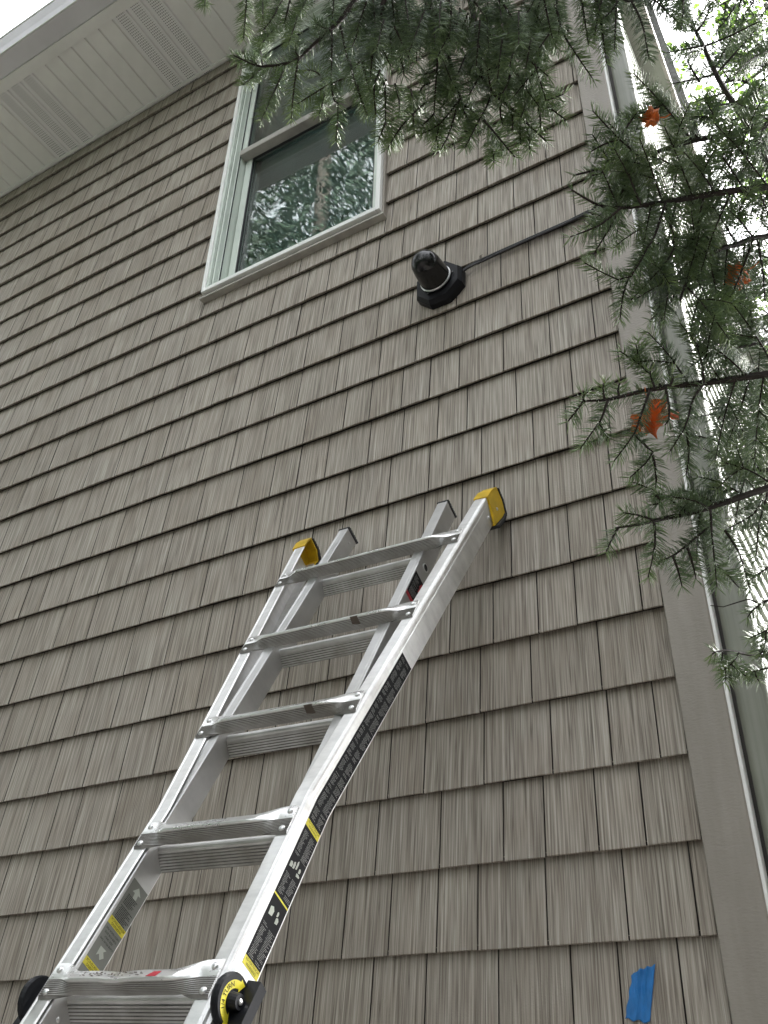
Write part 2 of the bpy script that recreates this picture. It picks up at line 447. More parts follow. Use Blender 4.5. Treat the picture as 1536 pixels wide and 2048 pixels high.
bm = bmesh.new(); bm.from_mesh(me); bmesh.ops.recalc_face_normals(bm, faces=bm.faces); bm.to_mesh(me); bm.free()
tag(link('far_shingles', me, siding), kind='stuff')

# corner board, and its return, side-light brightness put into the white
c = MB()
c.extrude_z([(0.0, 0.020), (0.0, -0.011), (0.0025, -0.0145), (0.094, -0.0145), (0.0975, -0.011), (0.0975, 0.020)], 0.03, SOF - 0.003)
cb = c.build('corner_board', M['trim'], house)
c = MB()
c.extrude_z([(0.0978, -0.010), (0.1045, -0.010), (0.1052, 0.0), (0.1052, 0.085), (0.0978, 0.085)], 0.03, SOF - 0.003)
c.build('corner_return', M['lapwhite'], cb)

# side wall, cream lap boards receding from the corner
sw = MB(); sw.box(0.02, 0.080, 0.21, 6.0, 0.03, SOF + 0.3)
side = sw.build('side_wall', M['backing'], house)
lm = MB(); lm.add([(0.0, 0.086, 0), (0.016, 0.086, 0.0), (0.0135, 0.086, 0.055), (0.007, 0.086, 0.062), (0.003, 0.086, 0.1035), (0.0, 0.086, 0.1035)] +
                  [(0.0, 6.0, 0), (0.016, 6.0, 0.0), (0.0135, 6.0, 0.055), (0.007, 6.0, 0.062), (0.003, 6.0, 0.1035), (0.0, 6.0, 0.1035)],
                  [(0,1,7,6),(1,2,8,7),(2,3,9,8),(3,4,10,9),(4,5,11,10),(5,4,3,2,1,0),(6,7,8,9,10,11)])
first = lm.build('lap_board', M['lap'], side); first.location = (0.0805, 0, 0.05)
nb = int((SOF - 0.05) / 0.1035)
for i in range(1, nb):
    o = first.copy(); col.objects.link(o); o.parent = side; o.location = (0.0805, 0, 0.05 + 0.1035 * i)
t = MB(); t.extrude_z([(0.0815, 0.42), (0.112, 0.42), (0.116, 0.425), (0.116, 0.478), (0.112, 0.484), (0.0815, 0.484)], 0.03, SOF - 0.004)
t.build('side_trim', M['lapwhite'], house)

# downspout on the side wall
def rrect(cx, cy, hx, hy, r, n=4):
    pts = []
    for sx, sy, a0 in ((1, 1, 0), (-1, 1, 90), (-1, -1, 180), (1, -1, 270)):
        for i in range(n + 1):
            a = R(a0 + 90 * i / n); pts.append((cx + sx * (hx - r) + r * math.cos(a), cy + sy * (hy - r) + r * math.sin(a)))
    return pts
DX, DY = 0.1455, 0.056
d = MB(); d.extrude_z(rrect(DX, DY, 0.0355, 0.042, 0.016, 6), 0.25, ZG + 1.47)
ds = d.build('downspout', M['downspout'], house, smooth=True)
d = MB(); d.extrude_z(rrect(DX, DY, 0.0335, 0.040, 0.016, 6), ZG + 1.43, SOF + 0.05)
d.build('upper_pipe', M['downspout'], ds, smooth=True)
d = MB(); d.extrude_z(rrect(DX, DY, 0.0368, 0.0435, 0.016, 6), ZG + 3.0, ZG + 3.03)
d.build('strap', M['downspout'], ds, smooth=True)

# soffit: boards, vented triples, edge trim, gutter, roof
s = MB(); s.box(XL, 0.20, -0.53, 0.2, SOF + 0.022, SOF + 0.05)
soff = s.build('soffit', M['soffit'], house)
def soffit_mesh(vent):
    b = MB(); W = 0.1012; nseg = 1
    prof = [(0.0, 0.018), (0.0, 0.0075), (0.004, 0.0065), (0.0075, 0.0), (W - 0.0075, 0.0), (W - 0.004, 0.0065), (W - 0.0004, 0.0075), (W - 0.0004, 0.018)]
    b.loft([[(x, -0.492, z) for x, z in prof], [(x, 0.0195, z) for x, z in prof]])
    return b.build('soffit_board', M['vent'] if vent else M['soffit'], soff)
vent0, plain0 = soffit_mesh(True), soffit_mesh(False)
i0 = int(math.floor((XL + 3.167) / 0.1016))
usedv = {True: False, False: False}
for i in range(i0, 40):
    x = -3.167 + i * 0.1016
    if x > 0.09: break
    v = (i % 9) < 3
    if not usedv[v]: o = vent0 if v else plain0; usedv[v] = True
    else:
        o = (vent0 if v else plain0).copy(); col.objects.link(o); o.parent = soff
    o.location = (x, 0, SOF + 0.002)
t = MB(); t.extrude_x([(-0.538, SOF - 0.006), (-0.480, SOF - 0.006), (-0.480, SOF - 0.003), (-0.532, SOF - 0.001), (-0.532, SOF + 0.21), (-0.538, SOF + 0.21)], XL, 0.20)
t.build('fascia', M['soffit'], house)
t = MB(); t.extrude_x([(-0.0005, SOF - 0.010), (-0.016, SOF - 0.010), (-0.016, SOF - 0.001), (-0.0005, SOF - 0.001)], XL, -0.001)
t.build('soffit_channel', M['soffit'], house)
gp = [(-0.5395, SOF + 0.13), (-0.5395, SOF + 0.008), (-0.632, SOF + 0.006), (-0.640, SOF + 0.010), (-0.646, SOF + 0.030), (-0.652, SOF + 0.055), (-0.664, SOF + 0.080),
      (-0.672, SOF + 0.100), (-0.672, SOF + 0.118), (-0.662, SOF + 0.122), (-0.660, SOF + 0.117), (-0.667, SOF + 0.113), (-0.667, SOF + 0.102), (-0.659, SOF + 0.083),
      (-0.647, SOF + 0.057), (-0.641, SOF + 0.032), (-0.636, SOF + 0.013), (-0.543, SOF + 0.012), (-0.543, SOF + 0.13)]
t = MB(); t.extrude_x(gp, XL, 0.19)
gut = t.build('gutter', M['gutter'], house)
t = MB(); t.tube([(XL, -0.675, SOF + 0.116), (0.19, -0.675, SOF + 0.116)], 0.0048, 8)
t.build('gutter_lip', M['gutter_lip'], gut, smooth=True)
t = MB(); t.tube([(XL, -0.6425, SOF + 0.0085), (0.19, -0.6425, SOF + 0.0085)], 0.004, 8)
t.build('gutter_fold', M['gutter_lip'], gut, smooth=True)
t = MB(); t.extrude_x([(-0.60, SOF + 0.135), (3.2, SOF + 1.9), (3.2, SOF + 1.86), (-0.60, SOF + 0.122)], XL, 0.205)
t.build('roof', M['roof'], house)
t = MB(); t.box(0.0815, 0.1935, 0.205, 6.0, SOF + 0.002, SOF + 0.02)
t.build('side_soffit', M['lap'], house)
t = MB(); t.box(0.1945, 0.212, 0.21, 6.0, SOF - 0.012, SOF + 0.115)
t.build('side_fascia', M['vinyl_dirty'], house)

# ------------------------------------------------------------------ window (part of the house)
WB, WT = 2.600 + ZG, 4.50 + ZG
a, b_ = -1.694, -0.812
wf = MB()
fw = 0.030
# outer casing: stepped picture frame
def frame(mb, x0, x1, z0, z1, t, ya, yb, mi=0):
    mb.box(x0, x0 + t, ya, yb, z0, z1, mi); mb.box(x1 - t, x1, ya, yb, z0, z1, mi)
    mb.box(x0 + t, x1 - t, ya, yb, z0, z0 + t, mi); mb.box(x0 + t, x1 - t, ya, yb, z1 - t, z1, mi)
frame(wf, a, b_, WB + 0.004, WT, 0.020, -0.032, 0.019)
window = wf.build('window', M['vinyl_white'], house, bevel=0.002)
q = MB(); frame(q, a - 0.010, b_ + 0.010, WB - 0.010, WT + 0.010, 0.0095, -0.012, 0.016)
q.build('window_flange', M['trim'], window)
q = MB(); q.box(a - 0.012, b_ + 0.012, -0.022, 0.012, WB - 0.021, WB - 0.0105)
q.build('sill', M['vinyl_dirty'], window, bevel=0.0015)
q = MB()     # jamb liner: three steps going in
frame(q, a + 0.0205, b_ - 0.0205, WB + 0.0245, WT - 0.0205, 0.011, -0.0255, 0.100)
frame(q, a + 0.032, b_ - 0.032, WB + 0.036, WT - 0.032, 0.010, -0.010, 0.100)
frame(q, a + 0.0425, b_ - 0.0425, WB + 0.0465, WT - 0.0425, 0.006, 0.012, 0.100)
q.build('jamb', M['vinyl'], window, bevel=0.0012)
q = MB(); q.box(a + 0.0486, a + 0.0498, 0.013, 0.020, WB + 0.053, WT - 0.05); q.box(a + 0.0318, a + 0.0324, -0.0105, -0.002, WB + 0.04, WT - 0.035)
q.build('track_gap', M['gasket'], window)
MR = 3.56 + ZG   # meeting rail bottom
def sash(name, x0, x1, z0, z1, ya, yb, tb, tt, ts, railmat):
    q = MB()
    q.box(x0, x0 + ts, ya, yb, z0, z1); q.box(x1 - ts, x1, ya, yb, z0, z1); q.box(x0 + ts, x1 - ts, ya, yb, z1 - tt, z1)
    q.box(x0 + ts, x1 - ts, ya, yb, z0, z0 + tb)
    s_ = q.build(name, M['vinyl'], window, bevel=0.0025)
    q = MB(); frame(q, x0 + ts, x1 - ts, z0 + tb, z1 - tt, 0.004, ya + 0.004, ya + 0.016)
    q.build('glazing_bead', M['gasket'], window)
    q = MB(); ym = (ya + yb) / 2
    q.box(x0 + ts - 0.004, x1 - ts + 0.004, ym - 0.003, ym + 0.003, z0 + tb - 0.004, z1 - tt + 0.004)
    q.build('pane', M['glass'], window)
    q = MB(); q.box(x0 + ts - 0.004, x1 - ts + 0.004, ym + 0.012, ym + 0.0155, z0 + tb - 0.004, z1 - tt + 0.004)
    q.build('pane', M['glass'], window)
sash('upper_sash', a + 0.0500, b_ - 0.0500, MR + 0.002, WT - 0.050, 0.018, 0.050, 0.040, 0.03, 0.030, None)
sash('lower_sash', a + 0.0535, b_ - 0.0535, WB + 0.053, MR + 0.045, 0.056, 0.090, 0.045, 0.036, 0.036, None)
q = MB(); q.box(a + 0.049, b_ - 0.049, 0.010, 0.0535, MR - 0.004, MR + 0.0015); q.box(a + 0.049, b_ - 0.049, 0.0095, 0.0165, MR + 0.002, MR + 0.034)
q.build('meeting_rail', M['vinyl_dirty'], window, bevel=0.001)
q = MB(); q.box(a + 0.02, b_ - 0.02, 0.205, 0.2065, WB + 0.05, WT - 0.03); q.build('added_pane_sheet', M['tone_sheet'], house)  # added unseen sheet behind the glass, lifts the pane's tone
q = MB()   # room behind the panes (open towards the window)
rx0, rx1, ry0, ry1, rz0, rz1 = -3.2, -0.2, 0.21, 3.4, ZG + 1.7, ZG + 4.45
q.add([(rx0,ry0,rz0),(rx1,ry0,rz0),(rx1,ry1,rz0),(rx0,ry1,rz0),(rx0,ry0,rz1),(rx1,ry0,rz1),(rx1,ry1,rz1),(rx0,ry1,rz1)],
      [(0,1,2,3),(4,7,6,5),(1,5,6,2),(2,6,7,3),(3,7,4,0)])
q.build('room_interior', M['room'], house, fix=False)

# ------------------------------------------------------------------ security camera on the wall, with its cable
cam_t = tag(empty('security_camera', (-0.566, 0.004, 2.070 + ZG)), 'black turret security camera on an octagonal black mounting box', 'security camera')
q = MB()
oc = lambda r, y, sq=1.0: [(r * sq * math.cos(R(22.5 + 45 * i)) / math.cos(R(22.5)), y, r * math.sin(R(22.5 + 45 * i)) / math.cos(R(22.5))) for i in range(8)]
q.loft([oc(0.088, 0.006, .98), oc(0.088, -0.024, .98), oc(0.087, -0.026, .98), oc(0.079, -0.041, .98), oc(0.060, -0.0415, .98)])
q.build('mounting_box', M['blackp'], cam_t)
q = MB(); q.lathe([(0.052, 0.0465), (0.0565, 0.048), (0.0575, 0.053), (0.055, 0.056), (0.050, 0.0565)], 32, axis=(0, -1, 0))
q.build('base_ring', M['steel'], cam_t, smooth=True)
q = MB(); q.lathe([(0.0545, 0.050), (0.0535, 0.070), (0.0515, 0.095), (0.0495, 0.118), (0.0470, 0.132), (0.0415, 0.146), (0.033, 0.157), (0.021, 0.165), (0.010, 0.168), (0.0, 0.169)], 36, axis=(0, -1, 0))
dome = q.build('turret', M['blackgloss'], cam_t, smooth=True)
ld = Vector((-0.80, -0.52, -0.05)).normalized(); lo = Vector((0, -0.118, 0)) + ld * 0.0385
q = MB(); q.lathe([(0.0185, -0.004), (0.0185, 0.0065), (0.0165, 0.0085), (0.014, 0.0080)], 24, origin=lo, axis=ld)
lensb = q.build('lens_bezel', M['blackp'], cam_t, smooth=True)
q = MB(); q.lathe([(0.0142, 0.0075), (0.010, 0.0092), (0.0, 0.0100)], 20, origin=lo, axis=ld)
q.build('lens', M['lens'], lensb, smooth=True)
q = MB(); pts = [(0.0475 * math.cos(a_), -0.0915 - 0.006 * math.cos(2 * (a_ - R(215))), 0.0475 * math.sin(a_)) for a_ in [R(195 + i * 5) for i in range(13)]]
q.tube(pts, [0.0008 + 0.0012 * math.sin(math.pi * i / 12) for i in range(13)], 6)
q.build('highlight_sliver', M['steel'], cam_t, smooth=True)  # thin steel arc modelled as the turret's curved highlight
for sx, sz in ((0.062, 0.0), (-0.03, -0.055)):
    q = MB(); q.lathe([(0.0042, 0.046), (0.0042, 0.0495), (0.002, 0.0503)], 10, origin=(sx, 0, sz), axis=(0, -1, 0)); q.build('screw', M['blackgloss'], cam_t, smooth=True)

cz = 2.1300 + ZG
q = MB()
q.tube([(-0.486, -0.008, 2.092 + ZG), (-0.465, -0.010, 2.100 + ZG), (-0.44, -0.008, 2.106 + ZG), (-0.405, -0.004, 2.111 + ZG), (-0.36, -0.003, 2.116 + ZG), (-0.25, -0.003, 2.121 + ZG), (-0.12, -0.003, 2.124 + ZG), (-0.03, -0.006, cz - 0.004), (0.004, -0.021, cz - 0.002), (0.05, -0.0195, cz - 0.002), (0.095, -0.0195, cz - 0.004), (0.110, -0.010, cz - 0.006), (0.112, 0.03, cz - 0.008)], 0.0044, 8)
cab = q.build('camera_cable', M['cable'], None, smooth=True)
tag(cab, 'black cable running along a shingle edge from the security camera to the corner', 'cable')
q = MB(); q.tube([(-0.486, -0.008, 2.100 + ZG), (-0.46, -0.009, 2.110 + ZG), (-0.41, -0.006, 2.119 + ZG), (-0.36, -0.004, 2.123 + ZG), (-0.24, -0.004, 2.1275 + ZG), (-0.1, -0.004, 2.130 + ZG), (-0.03, -0.008, cz + 0.003)], 0.0036, 8)
q.build('second_strand', M['cable'], cab, smooth=True)
q = MB()
for i in range(3): q.tube([(-0.412 + 0.003 * i, -0.018, cz - 0.018), (-0.413 + 0.003 * i, -0.019, cz - 0.008), (-0.411 + 0.003 * i, -0.014, cz + 0.000)], 0.0012, 5)
q.build('wire_tie', M['mud'], cab)

# ------------------------------------------------------------------ blue tape
def wall_y(z):
    f = ((z - ZG) / E_) % 1.0
    return 0.0165 * f
tp = MB(); nx, nz = 22, 30
vs = []
for j in range(nz + 1):
    for i in range(nx + 1):
        u = i / nx; v = j / nz
        xl = -0.2020 + (-0.1811 + 0.2020) * v; xr = -0.1542 + (-0.1323 + 0.1542) * v
        zb = -0.1374 + (-0.1452 + 0.1374) * u; zt = -0.0560 + 0.0114 * u - 0.006 * max(0, 0.25 - u) / 0.25 + 0.0016 * math.sin(u * 21)
        x = xl + (xr - xl) * u + (0.0012 * math.sin(v * 17) if i in (0,) else 0); z = zb + (zt - zb) * v + ZG + (0.0022 * math.sin(u * 14) * (1 - v) ** 4)
        fold = 0.0042 * max(0, 1 - abs(u - 0.42 - 0.05 * math.sin(v * 6)) / 0.10) + 0.0034 * max(0, 1 - abs(u - 0.70 - 0.04 * math.sin(v * 5 + 1)) / 0.08)
        lift = 0.0036 + fold + 0.0010 * math.sin(u * 23 + v * 9) * math.sin(v * 13) + 0.006 * max(0, v - 0.93) * (1 - u)
        vs.append((x, wall_y(z) - lift, z))
tp.add(vs, [(j*(nx+1)+i, j*(nx+1)+i+1, (j+1)*(nx+1)+i+1, (j+1)*(nx+1)+i) for j in range(nz) for i in range(nx)])
tape = tp.build('masking_tape', M['tape'], smooth=True)
md = tape.modifiers.new('thick', 'SOLIDIFY'); md.thickness = 0.0003
tag(tape, 'torn strip of blue masking tape stuck on the lowest shingles beside the corner board', 'tape')

# ------------------------------------------------------------------ ladder
LA = np.array([[0.99958, -0.015865, 0.024243], [0.002007, 0.872663, 0.488320], [-0.028903, -0.488066, 0.872328]])
LO = np.array([-0.7114, -0.2003, 0.9248 + ZG])
ZB = -(LO[2]) / LA[2, 2] + 0.01
lad = tag(empty('ladder', tuple(LO + LA @ np.array([0, 0, ZB]))), 'aluminium multi position ladder with yellow foot caps leaning on the shingle wall', 'ladder')
lad.rotation_euler = Matrix(LA.tolist()).to_euler()
SH = (0, 0, -ZB)
S_ = 0.3048; X0 = 0.006; ZK = -0.845
wi = lambda z: 0.151 + 0.121 * max(0.0, z - ZK)
def lb(mb, name, mats, parent=None, **kw): return mb.build(name, mats, parent or lad, shift=SH, **kw)

zs_out = [-1.315, -1.2, -1.05, -0.90, -0.862, -0.845, -0.828, -0.79, -0.6, -0.3, 0.0, 0.19]
rails = {}
for sd in (-1, 1):
    q = MB(); secs = []
    for z in zs_out:
        i_, o_ = wi(z), wi(z) + 0.0375
        if ZK - 0.02 < z < ZK + 0.02: pass
        pr = [(i_, 0.0), (i_, -0.0012), (i_ + 0.003, -0.003), (o_ - 0.010, -0.003), (o_ - 0.009, -0.0022), (o_ - 0.0075, -0.003), (o_ - 0.0065, -0.0022), (o_ - 0.005, -0.003), (o_ - 0.002, -0.0022), (o_, 0.001), (o_, 0.010), (o_ - 0.0008, 0.012), (o_, 0.014),
              (o_, 0.0655), (i_ + 0.004, 0.0655), (i_ + 0.004, 0.0625), (o_ - 0.0032, 0.0625), (o_ - 0.0032, 0.0)]
        secs.append([(X0 + sd * x, y, z) for x, y in pr])
    q.loft(secs)
    rails[sd] = lb(q, 'outer_rail', M['alu'])

# inner (sliding) section: rails run down to the ground
for sd in (-1, 1):
    q = MB()
    pr = [(0.1475, 0.0045), (0.1490, 0.0030), (0.1690, 0.0030), (0.1696, 0.0036), (0.1712, 0.0030), (0.1718, 0.0036), (0.1734, 0.0030), (0.1770, 0.0030), (0.1785, 0.0045), (0.1785, 0.0575), (0.1770, 0.0590), (0.1490, 0.0590), (0.1475, 0.0575)]
    q.extrude_z([(X0 + sd * x, y) for x, y in pr], ZB + 0.03, 0.238)
    ir = lb(q, 'inner_rail', M['alu_web'])
    q = MB()
    z0 = 0.2382
    q.loft([[(X0 + sd * x, y, z0) for x, y in ((0.146, 0.0015), (0.180, 0.0015), (0.180, 0.060), (0.146, 0.060))],
            [(X0 + sd * x, y, z0 + 0.005) for x, y in ((0.146, 0.0015), (0.180, 0.0015), (0.180, 0.062), (0.146, 0.062))],
            [(X0 + sd * x, y, z0 + 0.013) for x, y in ((0.148, 0.006), (0.178, 0.006), (0.178, 0.064), (0.148, 0.064))]])
    for t_ in range(7):
        y = 0.012 + t_ * 0.008
        q.box(X0 + sd * 0.163 - 0.0145, X0 + sd * 0.163 + 0.0145, y, y + 0.0045, z0 + 0.012, z0 + 0.0165)
    lb(q, 'end_grip', M['rubber'], ir)
    for (y, z) in ((0.035, 0.205), (0.018, 0.03), (0.042, -0.02), (0.03, -1.262)):
        q = MB(); q.lathe([(0.004, -0.0005), (0.0045, 0.0008), (0.003, 0.0022), (0, 0.0026)], 10, origin=(X0 + sd * 0.1475, y, z), axis=(-sd, 0, 0))
        lb(q, 'rivet', M['steel'], ir, smooth=True)
    q = MB(); q.box(X0 + sd * 0.163 - 0.02, X0 + sd * 0.163 + 0.02, 0.0, 0.066, ZB + 0.0, ZB + 0.07); lb(q, 'ground_foot', M['rubber'], ir, bevel=0.004)
    # round lock holes with steel eyelets on the outer side of the inner rail
    for z in (-0.055, -0.26):
        q = MB(); q.lathe([(0.0125, -0.001), (0.0130, 0.0012), (0.0115, 0.0024), (0.0098, 0.0022), (0.0095, -0.001)], 20, origin=(X0 + sd * 0.1785, 0.034, z), axis=(sd, 0, 0)); lb(q, 'lock_eyelet', M['steel'], ir, smooth=True)
        q = MB(); q.lathe([(0.0, 0.0004), (0.0097, 0.0004), (0.0097, 0.0010), (0, 0.0010)], 20, origin=(X0 + sd * 0.1785, 0.034, z), axis=(sd, 0, 0)); lb(q, 'lock_hole', M['rubber'], ir)

# inner rungs: round nose with a ridged tread below it
nn = 0
for i in range(0, 10):
    z = -S_ * i
    if z < ZB + 0.2: break
    x0_, x1_ = X0 - 0.1473, X0 + 0.1473
    q = MB()
    nose = [(0.033 + 0.0105 * math.cos(a_), z - 0.006 + 0.0105 * math.sin(a_)) for a_ in [R(90 + 22.5 * t_) for t_ in range(9)]]
    ridges = []
    for t_ in range(6):
        f = t_ / 6; y = 0.0305 + 0.029 * f; zz = z - 0.0165 - 0.017 * f - 0.002
        ridges += [(y, zz), (y + 0.0031, zz - 0.0016), (y + 0.0040, zz + 0.0012)]
    pr = nose + ridges + [(0.0595, z - 0.034), (0.0605, z + 0.001), (0.056, z + 0.0045)]
    q.extrude_x(pr, x0_, x1_)
    for k_ in range(len(pr)):
        if 8 <= k_ < 27: q.m[k_] = 1 if (k_ - 9) % 3 == 0 else 2
    lb(q, 'inner_rung', [M['alu'], M['alu_dirty'], M['groove_shade']])
    q = MB()
    for sd in (-1, 1):
        q.loft([[(X0 + sd * 0.1472, y, zz) for y, zz in ((0.018, z + 0.008), (0.0635, z + 0.008), (0.0635, z - 0.040), (0.018, z - 0.026))], [(X0 + sd * 0.1455, y, zz) for y, zz in ((0.020, z + 0.006), (0.062, z + 0.006), (0.062, z - 0.038), (0.020, z - 0.024))]])
    nn += 1

# outer rungs: deep fluted treads whose ends are pressed flat on the rail fronts
def rung_section(x, f, zc, dent=0.0):
    # f = 0 full tread profile, 1 flat plate
    n = 9
    A = [(-0.0190, 0.0085), (-0.0205, 0.0075), (-0.0300, -0.0115), (-0.0285, -0.0142)]
    for t_ in range(n):
        y = -0.0265 + 0.034 * t_ / n; dz = -0.0155 - 0.0022 * math.sin(math.pi * t_ / n)
        A += [(y, dz), (y + 0.0023, dz - 0.0003), (y + 0.0030, dz + 0.0022)]
    A += [(0.0085, -0.0125), (0.0090, 0.0005), (0.0070, 0.0022), (-0.010, 0.0035)]
    m_ = len(A)
    B = [(-0.0070, 0.032), (-0.0078, 0.030), (-0.0072, 0.014), (-0.0078, 0.005)]
    for t_ in range(n):
        z = 0.003 - 0.031 * t_ / n
        B += [(-0.0072, z), (-0.0080, z - 0.001), (-0.0068, z - 0.002)]
    B += [(-0.0042, -0.0312), (-0.0036, -0.010), (-0.0036, 0.014), (-0.0040, 0.0315)]
    ff = f * f * (3 - 2 * f)
    return [(x, a1 * (1 - ff) + b1 * ff, zc + (a2 - 0.001) * (1 - ff) + b2 * ff + dent * (1 if j < 6 else 0.3)) for j, ((a1, a2), (b1, b2)) in enumerate(zip(A, B))]
for i in range(5):
    z = -S_ * i; we = wi(z) + 0.0265
    secs = []
    bend = 0.056
    for x in np.concatenate([np.linspace(-we, -we + 0.024, 3), np.linspace(-we + 0.032, -we + 0.024 + bend, 9), np.linspace(-we + 0.100, we - 0.100, 9), np.linspace(we - 0.024 - bend, we - 0.032, 9), np.linspace(we - 0.024, we, 3)]):
        e = we - abs(x)
        f = 1.0 if e <= 0.024 else max(0.0, 1 - (e - 0.024) / bend)
        dent = 0.0
        if i == 4: dent = -0.0035 * math.exp(-((x + 0.005) / 0.022) ** 2)
        secs.append(rung_section(X0 + x, f, z, dent))
    q = MB(); q.loft(secs)
    # sloping sides are clean metal, flutes are dirty, groove shade is put into the colour
    nsec = len(secs[0])
    for k_, fc in enumerate(q.f[:-2]):
        j = k_ % nsec
        if 4 <= j < 31: q.m[k_] = 1 if (j - 4) % 3 == 0 else 2
    rg = lb(q, 'rung', [M['alu_bright'], M['alu_dirty'], M['groove_shade']], smooth=True)
    for sd in (-1, 1):
        for dz in (0.020, -0.020):
            q = MB(); q.lathe([(0.0062, -0.001), (0.0062, 0.0006), (0.0048, 0.0024), (0.0022, 0.0034), (0, 0.0036)], 12, origin=(X0 + sd * (we - 0.0125), -0.0078, z + dz), axis=(0, -1, 0))
            lb(q, 'rivet', M['steel'], rg, smooth=True)
    if i in (1, 2):     # dried mud smears left on two treads
        q = MB(); xx = X0 + (0.085 if i == 1 else 0.088)
        q.loft([[(xx, -0.0290, z - 0.0125), (xx, -0.0302, z - 0.0160), (xx, -0.012, z - 0.0205), (xx, -0.012, z - 0.018)], [(xx + 0.021, -0.0290, z - 0.0125), (xx + 0.019, -0.0302, z - 0.0160), (xx + 0.020, -0.009, z - 0.0199), (xx + 0.020, -0.009, z - 0.018)]])
        lb(q, 'mud_smear', M['mud'], rg)
    if i == 4:
        q = MB(); xx = X0 + 0.060
        lip = lambda zz: -0.0300 + (zz + 0.0125) * 0.5 - 0.0006
        q.add([(xx, lip(-0.0115), z - 0.0115), (xx + 0.020, lip(-0.0115), z - 0.0115), (xx + 0.022, lip(0.0012), z + 0.0012), (xx + 0.006, lip(0.0012), z + 0.0012)], [(0, 1, 2, 3)])
        lb(q, 'red_sticker_scrap', M['lab_red'], rg, fix=False)
        q = MB(); rr = random.Random(3)
        for t_ in range(60):
            xx = X0 - 0.085 + rr.random() * 0.13; zr = 0.0008 - rr.random() * 0.0105; z2 = z + zr; yl = lip(zr) - 0.0002; yh = lip(zr + 0.0018) - 0.0002; l_ = rr.uniform(0.001, 0.006)
            q.add([(xx, yl, z2), (xx + l_, yl, z2), (xx + l_ * 0.9, yh, z2 + 0.0018), (xx + 0.0003, yh, z2 + 0.0018)], [(0, 1, 2, 3)])
        tag(lb(q, 'label_residue', M['mud'], rg, fix=False), kind='stuff')

